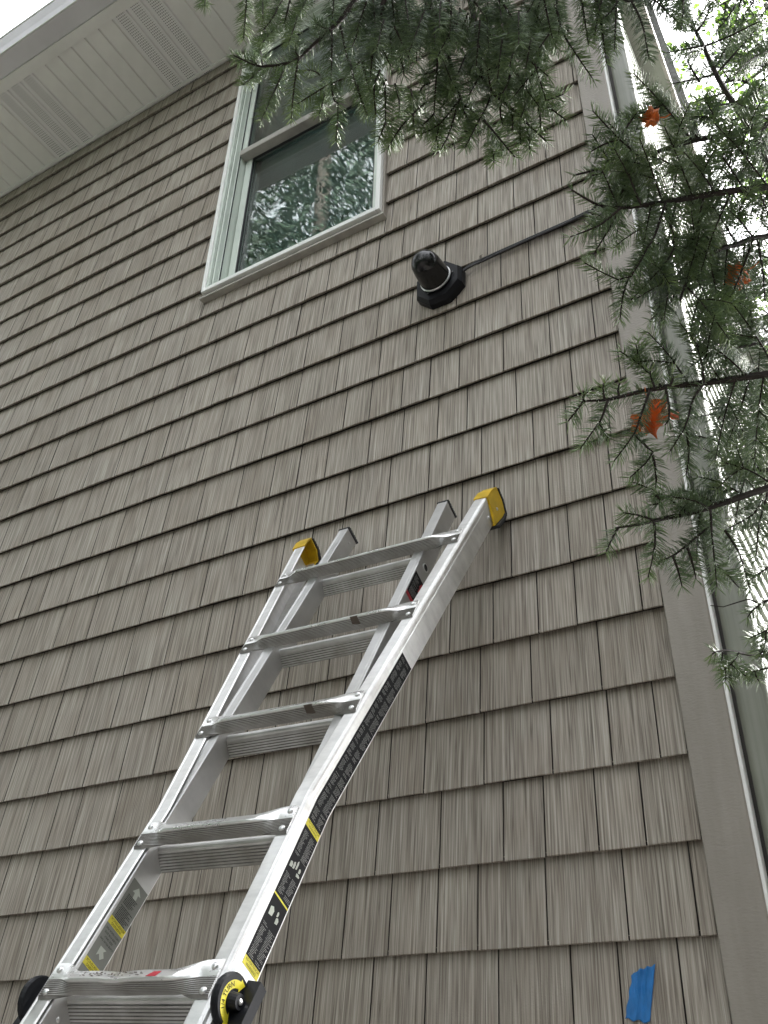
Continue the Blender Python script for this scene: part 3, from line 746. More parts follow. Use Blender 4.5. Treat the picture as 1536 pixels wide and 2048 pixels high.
# yellow foot caps with black rubber pads at the top of the outer rails
for sd in (-1, 1):
    q = MB(); zc = 0.178; zt = 0.250
    def sx(x): return X0 + sd * x
    o1, i1 = wi(0.19) + 0.0400, wi(0.19) - 0.0025
    o2, i2 = o1 + 0.007, i1 + 0.008
    # front plate, outer plate (goes deep), top
    q.loft([[(sx(i1), -0.0055, zc + 0.006), (sx(o1), -0.0055, zc + 0.002), (sx(o1), 0.040, zc - 0.010), (sx(o1), 0.066, zc - 0.034), (sx(o1 - 0.004), 0.066, zc - 0.034), (sx(o1 - 0.004), 0.040, zc - 0.010), (sx(o1 - 0.004), -0.001, zc + 0.002), (sx(i1), -0.001, zc + 0.006)],
            [(sx(i1 + 0.004), -0.0035, zc + 0.040), (sx(o1 + 0.004), -0.0035, zc + 0.040), (sx(o1 + 0.004), 0.040, zc + 0.040), (sx(o1 + 0.004), 0.078, zc + 0.026), (sx(o1), 0.078, zc + 0.026), (sx(o1), 0.040, zc + 0.036), (sx(o1), 0.001, zc + 0.036), (sx(i1 + 0.004), 0.001, zc + 0.036)],
            [(sx(i2 + 0.003), 0.006, zt), (sx(o2), 0.006, zt), (sx(o2), 0.050, zt - 0.004), (sx(o2), 0.078, zt - 0.020), (sx(o2 - 0.004), 0.078, zt - 0.020), (sx(o2 - 0.004), 0.050, zt - 0.006), (sx(o2 - 0.004), 0.010, zt - 0.003), (sx(i2 + 0.003), 0.010, zt - 0.003)]])
    q.loft([[(sx(i2 + 0.003), 0.006, zt), (sx(o2), 0.006, zt), (sx(o2), 0.050, zt - 0.004), (sx(i2 + 0.003), 0.050, zt - 0.004)], [(sx(i2 + 0.003), 0.009, zt - 0.005), (sx(o2 - 0.003), 0.009, zt - 0.005), (sx(o2 - 0.003), 0.05, zt - 0.009), (sx(i2 + 0.003), 0.05, zt - 0.009)]])
    q.loft([[(sx(i2 + 0.003), 0.050, zt - 0.004), (sx(o2 - 0.001), 0.050, zt - 0.004), (sx(o2 - 0.001), 0.0775, zt - 0.020), (sx(i2 + 0.006), 0.0775, zt - 0.020)], [(sx(i2 + 0.003), 0.046, zt - 0.009), (sx(o2 - 0.001), 0.046, zt - 0.009), (sx(o2 - 0.001), 0.0735, zt - 0.026), (sx(i2 + 0.006), 0.0735, zt - 0.026)]])
    q.loft([[(sx(i2 + 0.006), 0.0735, zt - 0.022), (sx(o2 - 0.001), 0.0735, zt - 0.022), (sx(o2 - 0.001), 0.0775, zt - 0.022), (sx(i2 + 0.006), 0.0775, zt - 0.022)], [(sx(i1 + 0.012), 0.064, zc - 0.030), (sx(o1 - 0.001), 0.064, zc - 0.030), (sx(o1 - 0.001), 0.068, zc - 0.030), (sx(i1 + 0.012), 0.068, zc - 0.030)]])
    fc = lb(q, 'foot_cap', M['yellow'])
    q = MB()
    pts = [(0.012, zt + 0.0015), (0.048, zt - 0.001), (0.0785, zt - 0.018), (0.0800, zc + 0.026), (0.0700, zc - 0.028)]
    outl = [(0.014, zt + 0.008), (0.052, zt + 0.006), (0.0870, zt - 0.014), (0.0885, zc + 0.024), (0.0760, zc - 0.030)]
    for j in range(len(pts) - 1):
        q.loft([[(sx(i2 + 0.001), *pts[j]), (sx(i2 + 0.001), *pts[j + 1]), (sx(i2 + 0.001), *outl[j + 1]), (sx(i2 + 0.001), *outl[j])], [(sx(o2 + 0.002), *pts[j]), (sx(o2 + 0.002), *pts[j + 1]), (sx(o2 + 0.002), *outl[j + 1]), (sx(o2 + 0.002), *outl[j])]])
        for t_ in range(4):
            f = (t_ + 0.2) / 4; f2 = f + 0.13
            p1 = [outl[j][k_] * (1 - f) + outl[j + 1][k_] * f for k_ in (0, 1)]; p2 = [outl[j][k_] * (1 - f2) + outl[j + 1][k_] * f2 for k_ in (0, 1)]
            nx_ = np.array([outl[j + 1][1] - outl[j][1], -(outl[j + 1][0] - outl[j][0])]); nx_ = -nx_ / np.linalg.norm(nx_) * 0.003
            q.loft([[(sx(i2 + 0.002), *p1), (sx(i2 + 0.002), *p2), (sx(i2 + 0.002), p2[0] + nx_[0], p2[1] + nx_[1]), (sx(i2 + 0.002), p1[0] + nx_[0], p1[1] + nx_[1])], [(sx(o2 + 0.001), *p1), (sx(o2 + 0.001), *p2), (sx(o2 + 0.001), p2[0] + nx_[0], p2[1] + nx_[1]), (sx(o2 + 0.001), p1[0] + nx_[0], p1[1] + nx_[1])]])
    lb(q, 'rubber_pad', M['rubber'], fc)
    for (yy, zz, xo) in ((0.046, zc + 0.020, o1 + 0.0025), (0.040, zc - 0.032, wi(0.15) + 0.0375)):
        q = MB(); q.lathe([(0.005, -0.001), (0.005, 0.001), (0.003, 0.0028), (0, 0.003)], 12, origin=(sx(xo), yy, zz), axis=(sd, 0, 0))
        lb(q, 'rivet', M['steel'], fc, smooth=True)

# lock knobs with the quarter turn arc
def text_mesh(body, size, align='CENTER'):
    cu = bpy.data.curves.new('text', 'FONT'); cu.body = body; cu.size = size; cu.align_x = align; cu.align_y = 'CENTER'; cu.resolution_u = 2
    ob = bpy.data.objects.new('text', cu); col.objects.link(ob)
    dg = bpy.context.evaluated_depsgraph_get(); dg.update()
    me = bpy.data.meshes.new_from_object(ob.evaluated_get(dg))
    vs = [tuple(v.co) for v in me.vertices]; fs = [tuple(p.vertices) for p in me.polygons]
    bpy.data.objects.remove(ob); bpy.data.curves.remove(cu); bpy.data.meshes.remove(me)
    return vs, fs

KZ, KY = -1.240, 0.016
for sd in (-1, 1):
    xo = wi(KZ) + 0.0376
    f = lambda u, v, h: (X0 + sd * (xo + h), KY + u, KZ + v)       # u = depth, v = along rail, h = away from rail
    q = MB()
    q.loft([[f(u, v, 0.0) for u, v in ((-0.014, -0.075), (0.044, -0.075), (0.044, 0.050), (-0.014, 0.050))], [f(u, v, 0.006) for u, v in ((-0.011, -0.072), (0.041, -0.072), (0.041, 0.047), (-0.011, 0.047))]])
    kb = lb(q, 'lock_bracket', M['alu_web'])
    nk = 28
    def ring(r, h, cut=0.034): return [f(min(cut, r * math.cos(2*math.pi*k_/nk)), r * math.sin(2*math.pi*k_/nk), h) for k_ in range(nk)]
    q = MB(); q.loft([ring(0.037, 0.006), ring(0.039, 0.010), ring(0.039, 0.016), ring(0.036, 0.019)])
    # grip: thick wedge bar across the disc
    q.loft([[f(u, v, 0.0185) for u, v in ((0.006, -0.052), (0.030, -0.050), (0.032, 0.044), (0.010, 0.041))],
            [f(u, v, 0.046) for u, v in ((0.004, -0.050), (0.022, -0.048), (0.027, 0.034), (0.008, 0.036))]])
    q.loft([[f(-0.004 + 0.013 * math.cos(a_), -0.002 + 0.013 * math.sin(a_), 0.018) for a_ in [2*math.pi*k_/16 for k_ in range(16)]], [f(-0.001 + 0.011 * math.cos(a_), -0.002 + 0.011 * math.sin(a_), 0.032) for a_ in [2*math.pi*k_/16 for k_ in range(16)]]])
    kn = lb(q, 'lock_knob', M['blackp'])
    q = MB(); q.lathe([(0.0045, 0), (0.0045, 0.002), (0.002, 0.0035), (0, 0.0037)], 12, origin=f(-0.0005, -0.002, 0.0318), axis=(sd, 0, 0)); lb(q, 'bolt', M['steel'], kn, smooth=True)
    if sd == 1:
        # yellow curved arrow: arc around the hub on the side towards the front of the ladder
        q = MB(); C0 = (0.002, -0.002); r0, r1 = 0.0195, 0.0310; a0, a1 = R(98), R(262); nA = 20
        arc = [a0 + (a1 - a0) * t_ / nA for t_ in range(nA + 1)]
        q.add([f(C0[0] + r * math.cos(t_), C0[1] + r * math.sin(t_), 0.0194) for t_ in arc for r in (r0, r1)], [(2*j, 2*j+1, 2*j+3, 2*j+2) for j in range(nA)], 0)
        for t_, dr in ((a0, -1), (a1, 1)):
            cs, sn = math.cos(t_), math.sin(t_); tx, tz = -sn * dr, cs * dr
            q.add([f(C0[0] + (r0 - 0.004) * cs, C0[1] + (r0 - 0.004) * sn, 0.0194), f(C0[0] + (r1 + 0.004) * cs, C0[1] + (r1 + 0.004) * sn, 0.0194), f(C0[0] + 0.030 * cs + tx * 0.011, C0[1] + 0.030 * sn + tz * 0.011, 0.0194)], [(0, 1, 2)], 0)
        tv, tf = text_mesh('1/4 TURN', 0.0108)
        rm = 0.0253
        # text runs clockwise seen from outside, top of letters away from the hub
        q.add([f(C0[0] + (rm + y_ ) * math.cos(R(180) - x_ / rm), C0[1] + (rm + y_) * math.sin(R(180) - x_ / rm), 0.0198) for x_, y_, _ in tv], tf, 1)
        lb(q, 'turn_arrow_label', [M['lab_yellow'], M['lab_black']], kn, fix=False)

# printed labels. u runs across the rail (front to back), v runs along the rail
def plate(mb, fn, u0, u1, v0, v1, h, mi, skew=0.0):
    mb.add([fn(u0, v0, h), fn(u1, v0 + skew, h), fn(u1, v1 + skew, h), fn(u0, v1, h)], [(0, 1, 2, 3)], mi)
def text_on(mb, fn, body, size, uc, vc, h, mi, du, dv, skew=0.0):
    tv, tf = text_mesh(body, size)
    mb.add([fn(uc + du[0] * x_ + dv[0] * y_, vc + du[1] * x_ + dv[1] * y_, h) for x_, y_, _ in tv], tf, mi)
def bars(mb, fn, u0, u1, v0, v1, h, mi, rr, pitch=0.0027, th=0.00075, cols=1):
    v = v0
    while v < v1:
        gap = rr.random() < 0.07
        if not gap:
            a0_ = u0 + rr.uniform(0, 0.002); a1_ = u0 + (u1 - u0) * rr.uniform(0.55, 1.0)
            u = a0_
            while u < a1_:
                l_ = rr.uniform(0.002, 0.006); plate(mb, fn, u, min(u + l_, a1_), v, v + th, h, mi); u += l_ + 0.0008
        v += pitch

# long black label on the right rail's outer side
def fr(u, v, h): return (X0 + wi(v) + 0.0375 + h, u, v)
q = MB(); rr = random.Random(21)
U0, U1 = 0.0165, 0.0630
vv = [-1.162, -0.862, -0.845, -0.828, -0.435]
for j in range(4): plate(q, fr, U0, U1, vv[j], vv[j + 1], 0.0004, 0)
plate(q, fr, U0, U1, -1.1755, -1.1615, 0.0007, 1); plate(q, fr, U0, U1, -0.905, -0.891, 0.0007, 1); plate(q, fr, U0, U1, -1.0485, -1.0455, 0.0007, 1)
for zc_ in (-1.1685, -0.898):
    text_on(q, fr, 'WARNING', 0.0062, 0.040, zc_ + 0.0030 * -1, 0.0011, 0, (1, 0), (0, -1) if False else (0, 1))
    text_on(q, fr, 'ADVERTENCIA', 0.0062, 0.040, zc_ + 0.0032, 0.0011, 0, (1, 0), (0, 1))
segs = [(-1.158, -1.098), (-1.040, -1.000), (-0.962, -0.912)]
v = -0.884
while v < -0.445:
    l_ = rr.uniform(0.022, 0.045); segs.append((v, min(v + l_, -0.443))); v += l_ + 0.007
for s0_, s1_ in segs:
    if s1_ - s0_ > 0.006:
        bars(q, fr, U0 + 0.004, U0 + 0.021, s0_, s1_, 0.0008, 2, rr); bars(q, fr, U0 + 0.0245, U1 - 0.002, s0_, s1_, 0.0008, 2, rr)
# pictograms
for (u_, v_, w_, h_) in ((0.022, -0.990, 0.007, 0.012), (0.031, -0.988, 0.005, 0.015), (0.039, -0.984, 0.004, 0.018), (0.047, -0.992, 0.009, 0.007), (0.049, -0.984, 0.005, 0.010), (0.024, -1.083, 0.010, 0.017), (0.046, -1.085, 0.007, 0.012), (0.044, -1.074, 0.004, 0.010)):
    q.add([fr(u_, v_, 0.0008), fr(u_ + w_, v_ + 0.002, 0.0008), fr(u_ + w_ * 1.1, v_ + h_ * 0.7, 0.0008), fr(u_ + w_ * 0.6, v_ + h_, 0.0008), fr(u_ - w_ * 0.1, v_ + h_ * 0.8, 0.0008)], [(0, 1, 2, 3, 4)], 3)
lb(q, 'instruction_label', [M['lab_black'], M['lab_yellow'], M['lab_white'], M['lab_pale']], fix=False)

# grey climbing label inside the left inner rail (faces the other rail)
def fl(u, v, h): return (X0 - 0.1475 + h, u, v)
q = MB()
plate(q, fl, 0.010, 0.0575, -1.190, -1.000, 0.0004, 0)
for v0_ in (-1.086, -1.166):
    plate(q, fl, 0.010, 0.0575, v0_ - 0.0068, v0_ + 0.0068, 0.0007, 1)
    text_on(q, fl, 'WARNING', 0.0064, 0.034, v0_ - 0.0031, 0.0011, 2, (-1, 0), (0, 1)) if False else text_on(q, fl, 'WARNING', 0.0064, 0.034, v0_ - 0.0031, 0.0011, 2, (-1, 0), (0, -1))
    text_on(q, fl, 'ADVERTENCIA', 0.0064, 0.034, v0_ + 0.0031, 0.0011, 2, (-1, 0), (0, -1))
for k_, ln in enumerate(('CLIMB FROM THIS', 'SIDE ONLY', 'SUBIR POR ESTE', 'LADO NADA MAS')):
    text_on(q, fl, ln, 0.0050, 0.034, -1.1205 + 0.0068 * k_, 0.0008, 2, (-1, 0), (0, -1))
rr = random.Random(5)
bars(q, fl, 0.016, 0.054, -1.078, -1.054, 0.0008, 2, rr, 0.0030, 0.0012); bars(q, fl, 0.016, 0.054, -1.048, -1.030, 0.0008, 2, rr, 0.0030, 0.0012)
for vc, th_ in ((-1.018, R(8)), (-1.138, R(48))):
    ar = [(-0.005, -0.010), (0.005, -0.010), (0.005, 0.000), (0.012, 0.000), (0.0, 0.012), (-0.012, 0.000), (-0.005, 0.000)]
    q.add([fl(0.034 + x_ * math.cos(th_) - y_ * math.sin(th_), vc + x_ * math.sin(th_) + y_ * math.cos(th_), 0.0008) for x_, y_ in ar], [tuple(range(7))], 3)
lb(q, 'climbing_label', [M['lab_grey'], M['lab_yellow'], M['lab_black'], M['lab_pale']], fix=False)

# red and black label on the outer side of the right inner rail
def fi(u, v, h): return (X0 + 0.1785 + h, u, v)
q = MB()
plate(q, fi, 0.0076, 0.0560, -0.200, -0.105, 0.0004, 0); plate(q, fi, 0.0076, 0.0560, -0.200, -0.188, 0.0006, 1)
q.add([fi(0.040, -0.128, 0.0007), fi(0.054, -0.138, 0.0007), fi(0.047, -0.110, 0.0007)], [(0, 1, 2)], 1); plate(q, fi, 0.043, 0.051, -0.148, -0.130, 0.0007, 1)
rr = random.Random(8); bars(q, fi, 0.012, 0.050, -0.183, -0.152, 0.0008, 2, rr, 0.0032, 0.0013); bars(q, fi, 0.012, 0.037, -0.148, -0.115, 0.0008, 2, rr, 0.0032, 0.0013)
lb(q, 'danger_label', [M['lab_black'], M['lab_red'], M['lab_white']], fix=False)

#@@TREES@@
# ------------------------------------------------------------------ spruce boughs
NEEDLE = 0.0198
class Bough:
    def __init__(s): s.wood = MB(); s.tw = []
def spline(pts, n):
    pts = np.asarray(pts, float)
    if len(pts) == 2:
        t = np.linspace(0, 1, n)[:, None]; return pts[0] * (1 - t) + pts[1] * t
    q = np.vstack([2 * pts[0] - pts[1], pts, 2 * pts[-1] - pts[-2]])
    outp = []
    m_ = len(pts) - 1
    for u in np.linspace(0, m_, n):
        i = min(int(u), m_ - 1); t = u - i; p0, p1, p2, p3 = q[i:i + 4]
        outp.append(0.5 * ((2 * p1) + (-p0 + p2) * t + (2 * p0 - 5 * p1 + 4 * p2 - p3) * t * t + (-p0 + 3 * p1 - 3 * p2 + p3) * t ** 3))
    return np.array(outp)
def seg_len(p): return float(np.sum(np.linalg.norm(np.diff(p, axis=0), axis=1)))
def twig(B, pts3, r0=0.0017, r1=0.0008, dens=1250, tone=0.45, nl=1.0, start=0.0):
    p = spline(pts3, max(4, int(seg_len(np.asarray(pts3)) / 0.018) + 2))
    n = len(p)
    B.wood.tube([tuple(x) for x in p], [r0 + (r1 - r0) * i / (n - 1) for i in range(n)], 5)
    if dens: B.tw.append((p, dens, tone, nl, start))
    return p
def px(pts, d):
    ds = d if hasattr(d, '__len__') else [d] * len(pts)
    if len(ds) == 2 and len(pts) != 2: ds = np.linspace(ds[0], ds[1], len(pts))
    return np.array([P(x, y, e) for (x, y), e in zip(pts, ds)])
CAMR = CAM_ROT
def side_twigs(B, limb, every=0.035, ln=(0.06, 0.12), ang=(40, 65), start=0.0, end=1.0, droop=0.35, tone=0.45, second=0.35, rr=random, dens=1250, updown=(1, 1), flat=0.35):
    L = seg_len(limb); s = L * start; cum = np.concatenate([[0], np.cumsum(np.linalg.norm(np.diff(limb, axis=0), axis=1))]); sg = 1
    while s < L * end:
        i = min(np.searchsorted(cum, s, 'right') - 1, len(limb) - 2); f = (s - cum[i]) / max(1e-6, cum[i + 1] - cum[i])
        p0 = limb[i] * (1 - f) + limb[i + 1] * f; t = limb[i + 1] - limb[i]; t = t / np.linalg.norm(t)
        v = p0 - CAM_LOC; v /= np.linalg.norm(v)
        sidev = np.cross(t, v); sidev /= np.linalg.norm(sidev) + 1e-9
        sg = -sg
        if rr.random() < (updown[0] if sg > 0 else updown[1]):
            a_ = R(rr.uniform(*ang)); depth = rr.uniform(-flat, flat)
            dr = t * math.cos(a_) + (sidev * sg) * math.sin(a_) + v * depth; dr /= np.linalg.norm(dr)
            taper = 0.55 + 0.45 * (1 - s / L)
            l_ = rr.uniform(*ln) * taper
            bend = np.array([0, 0, -1.0]) * droop * l_
            pts = [p0, p0 + dr * l_ * 0.5 + bend * 0.25, p0 + dr * l_ + bend]
            tn = tone + rr.uniform(-0.12, 0.12)
            p = twig(B, pts, 0.0014, 0.0007, dens, tn)
            if second and l_ > 0.06:
                for k_ in range(2 if rr.random() < second else (1 if rr.random() < second * 1.5 else 0)):
                    f2 = rr.uniform(0.35, 0.75); j = int(f2 * (len(p) - 1)); t2 = p[min(j + 1, len(p) - 1)] - p[j]; t2 /= np.linalg.norm(t2) + 1e-9
                    s2 = np.cross(t2, v); s2 /= np.linalg.norm(s2) + 1e-9
                    a2 = R(rr.uniform(35, 55)); d2 = t2 * math.cos(a2) + s2 * math.sin(a2) * rr.choice((-1, 1)) + v * rr.uniform(-.2, .2)
                    l2 = l_ * rr.uniform(0.35, 0.6)
                    twig(B, [p[j], p[j] + d2 * l2 * 0.5, p[j] + d2 * l2 + np.array([0, 0, -0.15 * l2])], 0.0010, 0.0006, dens, tn + 0.08)
        s += every * rr.uniform(0.7, 1.3)

def needles(B, name, parent):
    Vs, Ts = [], []
    for p, dens, tone, nl, start in B.tw:
        L = seg_len(p); N = int(1.45 * dens * L * (1 - start)) + 8
        cum = np.concatenate([[0], np.cumsum(np.linalg.norm(np.diff(p, axis=0), axis=1))])
        s = np.sort(rng.uniform(start * L, L, N)); s[-8:] = L * rng.uniform(0.985, 1.0, 8)
        i = np.clip(np.searchsorted(cum, s, 'right') - 1, 0, len(p) - 2); f = ((s - cum[i]) / np.maximum(1e-6, cum[i + 1] - cum[i]))[:, None]
        base = p[i] * (1 - f) + p[i + 1] * f; t = p[i + 1] - p[i]; t /= np.linalg.norm(t, axis=1)[:, None] + 1e-9
        ref = np.where(np.abs(t[:, 2:3]) < 0.9, np.array([[0, 0, 1.0]]), np.array([[1.0, 0, 0]]))
        u = np.cross(t, ref); u /= np.linalg.norm(u, axis=1)[:, None]; w_ = np.cross(u, t)
        nn_ = np.array([-0.1, 0.45, 0.88]); nn_ = nn_ - t * (t @ nn_)[:, None]; nl_ = np.linalg.norm(nn_, axis=1)[:, None]
        w_ = np.where(nl_ > 0.15, nn_ / np.maximum(nl_, 1e-6), w_); u = np.cross(t, w_); u /= np.linalg.norm(u, axis=1)[:, None]
        phi = np.where(rng.random(N) < 0.72, np.where(rng.random(N) < 0.5, 0, np.pi) + rng.normal(0, 0.42, N), rng.uniform(0, 2 * np.pi, N)); frac = (s / L)[:, None]
        al = np.radians(rng.normal(62, 6, N) - 24 * np.clip((frac[:, 0] - 0.75) / 0.25, 0, 1) ** 2)[:, None]
        rad = u * np.cos(phi)[:, None] + w_ * np.sin(phi)[:, None]
        d0 = t * np.cos(al) + rad * np.sin(al)
        d1 = d0 + 0.24 * t + np.array([0, 0, 0.03]); d1 /= np.linalg.norm(d1, axis=1)[:, None]
        ln = (NEEDLE * nl * rng.uniform(0.78, 1.12, N) * (1 - 0.22 * np.clip((frac[:, 0] - 0.85) / 0.15, 0, 1)))[:, None]
        mid = base + d0 * ln * 0.55; tip = mid + d1 * ln * 0.45
        wd = rng.uniform(0.00042, 0.00055, N)[:, None]
        n1 = np.cross(d0, t); n1 /= np.linalg.norm(n1, axis=1)[:, None] + 1e-9; n2 = np.cross(d0, n1)
        vs = []
        for c_, k_ in ((base, 1.0), (mid, 0.92)):
            for a_ in (0, 2.094, 4.189): vs.append(c_ + (n1 * math.cos(a_) + n2 * math.sin(a_)) * wd * k_)
        vs.append(tip)
        Vs.append(np.stack(vs, 1).reshape(-1, 3))
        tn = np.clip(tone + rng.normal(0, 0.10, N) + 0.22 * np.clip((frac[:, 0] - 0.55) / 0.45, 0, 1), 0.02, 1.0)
        Ts.append(np.repeat(tn, 7))
    V = np.concatenate(Vs); T = np.concatenate(Ts); n = len(V) // 7
    tri = np.array([[0,1,4],[0,4,3],[1,2,5],[1,5,4],[2,0,3],[2,3,5],[3,4,6],[4,5,6],[5,3,6]])
    F = (tri[None] + (np.arange(n) * 7)[:, None, None]).reshape(-1, 3)
    me = bpy.data.meshes.new(name)
    me.vertices.add(len(V)); me.vertices.foreach_set('co', V.ravel().astype(np.float32))
    me.loops.add(F.size); me.loops.foreach_set('vertex_index', F.ravel().astype(np.int32))
    me.polygons.add(len(F)); me.polygons.foreach_set('loop_start', (np.arange(len(F)) * 3).astype(np.int32))
    me.update(calc_edges=True)
    a_ = me.attributes.new('tone', 'FLOAT', 'POINT'); a_.data.foreach_set('value', T.astype(np.float32))
    me.materials.append(M['needle'])
    return tag(link(name, me, parent), kind='stuff')

TX, TY, TH = 2.45, -0.70, 11.5
spruce = tag(empty('spruce_tree', (0, 0, 0)), 'blue green spruce tree whose drooping boughs cross the top and right of the wall', 'tree')
q = MB(); q.tube([(TX, TY, -0.1), (TX + .02, TY, 1.0), (TX - .02, TY + .02, 3.5), (TX, TY, 7), (TX, TY, TH)], [0.21, 0.17, 0.14, 0.09, 0.015], 14)
q.build('trunk', M['trunk'], spruce, smooth=True)

def limb(B, pts, d, r0, r1, attach_z, dens=700, tone=0.35, start=0.0, hidden=None):
    """pts run from the frame edge to the tip; the limb continues back to the trunk"""
    p3 = px(pts, d); root = np.array([TX, TY, attach_z])
    a0 = p3[0]; dirn = a0 - p3[1]; dirn /= np.linalg.norm(dirn)
    dist = np.linalg.norm(root - a0)
    c1 = a0 + dirn * dist * 0.40
    back = spline([root, (root * 0.45 + c1 * 0.55), c1 * 0.55 + a0 * 0.45, a0], 10)
    B.wood.tube([tuple(x) for x in back], [0.020 + (r0 - 0.020) * i / 9 for i in range(10)], 7)
    return twig(B, p3, r0, r1, dens, tone, 0.95, start)

RB = random.Random(42)
def finish(B, i):
    o = B.wood.build('bough', M['bark'], spruce, smooth=True, fix=False)
    needles(B, 'needles', o)

# --- right side, upper limb (A)
B = Bough()
L_ = limb(B, [(1560, 238), (1503, 260), (1385, 282), (1283, 315), (1223, 332), (1147, 351)], (1.22, 1.12), 0.0052, 0.0012, 2.75, start=0.2)
side_twigs(B, L_, 0.022, (0.07, 0.13), (45, 70), 0.05, 0.86, 0.25, 0.36, 0.5, RB, updown=(0.75, 0.95))
for pts, d in (([(1283, 315), (1237, 277), (1185, 221)], (1.13, 1.10)), ([(1240, 280), (1213, 286), (1182, 303)], 1.11), ([(1384, 281), (1325, 208), (1268, 147)], (1.17, 1.13)), ([(1325, 208), (1300, 222), (1262, 232)], (1.15, 1.13)),
               ([(1225, 333), (1205, 346), (1180, 352)], 1.13), ([(1283, 316), (1270, 355), (1255, 392)], (1.13, 1.15)), ([(1240, 277), (1262, 240), (1276, 222)], 1.12)):
    twig(B, px(pts, d), 0.0018, 0.0008, 1300, 0.42)
finish(B, 0)

# --- upper right limb rising out of A (B)
B = Bough()
L_ = limb(B, [(1512, 272), (1466, 206), (1432, 148), (1406, 91), (1392, 64), (1372, 10), (1362, -40)], (1.24, 1.34), 0.0045, 0.0018, 2.9, start=0.3, dens=500)
for pts in ([(1432, 148), (1395, 158), (1346, 167)], [(1406, 91), (1372, 98), (1333, 106)], [(1410, 92), (1460, 72), (1516, 44)], [(1440, 140), (1480, 95), (1514, 56)], [(1466, 206), (1425, 214), (1380, 232)],
            [(1400, 165), (1380, 132), (1372, 112)], [(1392, 64), (1375, 48), (1352, 40)], [(1392, 64), (1410, 40), (1420, 8)], [(1470, 12), (1452, 40), (1432, 62)], [(1510, 250), (1512, 215), (1508, 175)],
            [(1466, 206), (1500, 190), (1540, 168)], [(1540, 100), (1500, 120), (1470, 150)], [(1486, 235), (1470, 238), (1440, 250)], [(1366, 0), (1365, 30), (1360, 62)], [(1372, -20), (1366, 22), (1362, 60)]):
    twig(B, px(pts, (1.28 + RB.uniform(-.05, .05), 1.27 + RB.uniform(-.07, .07))), 0.0017, 0.0008, 1100, 0.40)
side_twigs(B, L_, 0.04, (0.05, 0.10), (45, 65), 0.1, 0.9, 0.1, 0.42, 0.3, RB)
finish(B, 1)

# --- second right limb (C)
B = Bough()
L_ = limb(B, [(1562, 370), (1536, 374), (1430, 387), (1331, 405), (1283, 411), (1239, 416), (1196, 410), (1142, 379)], (1.18, 1.10), 0.0055, 0.0012, 2.5, start=0.25)
side_twigs(B, L_, 0.019, (0.08, 0.15), (50, 75), 0.08, 0.88, 0.3, 0.36, 0.6, RB, updown=(0.5, 1.0))
for pts, d in (([(1239, 416), (1220, 455), (1186, 510)], 1.11), ([(1240, 417), (1200, 450), (1140, 474)], 1.10), ([(1283, 411), (1265, 372), (1255, 330)], 1.12), ([(1239, 416), (1248, 370), (1262, 345)], 1.13),
               ([(1331, 405), (1310, 470), (1295, 495), (1250, 560), (1168, 525)], (1.13, 1.09)), ([(1295, 495), (1262, 548), (1246, 590), (1240, 640)], (1.13, 1.11)), ([(1330, 405), (1345, 470), (1345, 505), (1300, 560), (1262, 600)], (1.14, 1.11)),
               ([(1432, 387), (1400, 440), (1397, 478), (1370, 570)], (1.18, 1.14)), ([(1430, 387), (1415, 340), (1418, 318)], 1.2)):
    twig(B, px(pts, d), 0.0020, 0.0008, 1300, 0.38)
finish(B, 2)

# --- third right limb (D)
B = Bough()
L_ = limb(B, [(1565, 470), (1506, 477), (1469, 490), (1440, 498), (1400, 525), (1372, 566), (1360, 600)], (1.24, 1.12), 0.0045, 0.0014, 2.35, start=0.2)
side_twigs(B, L_, 0.018, (0.08, 0.14), (45, 70), 0.05, 0.9, 0.35, 0.34, 0.6, RB)
for pts in ([(1506, 477), (1478, 555), (1440, 640)], [(1478, 555), (1495, 600), (1505, 650)], [(1410, 560), (1366, 565), (1322, 640)], [(1440, 500), (1425, 580), (1385, 660)], [(1372, 566), (1345, 600), (1300, 640)], [(1515, 478), (1525, 540), (1530, 600)], [(1400, 525), (1372, 500), (1340, 505)]):
    twig(B, px(pts, (1.2, 1.14)), 0.0018, 0.0008, 1250, 0.34)
finish(B, 3)

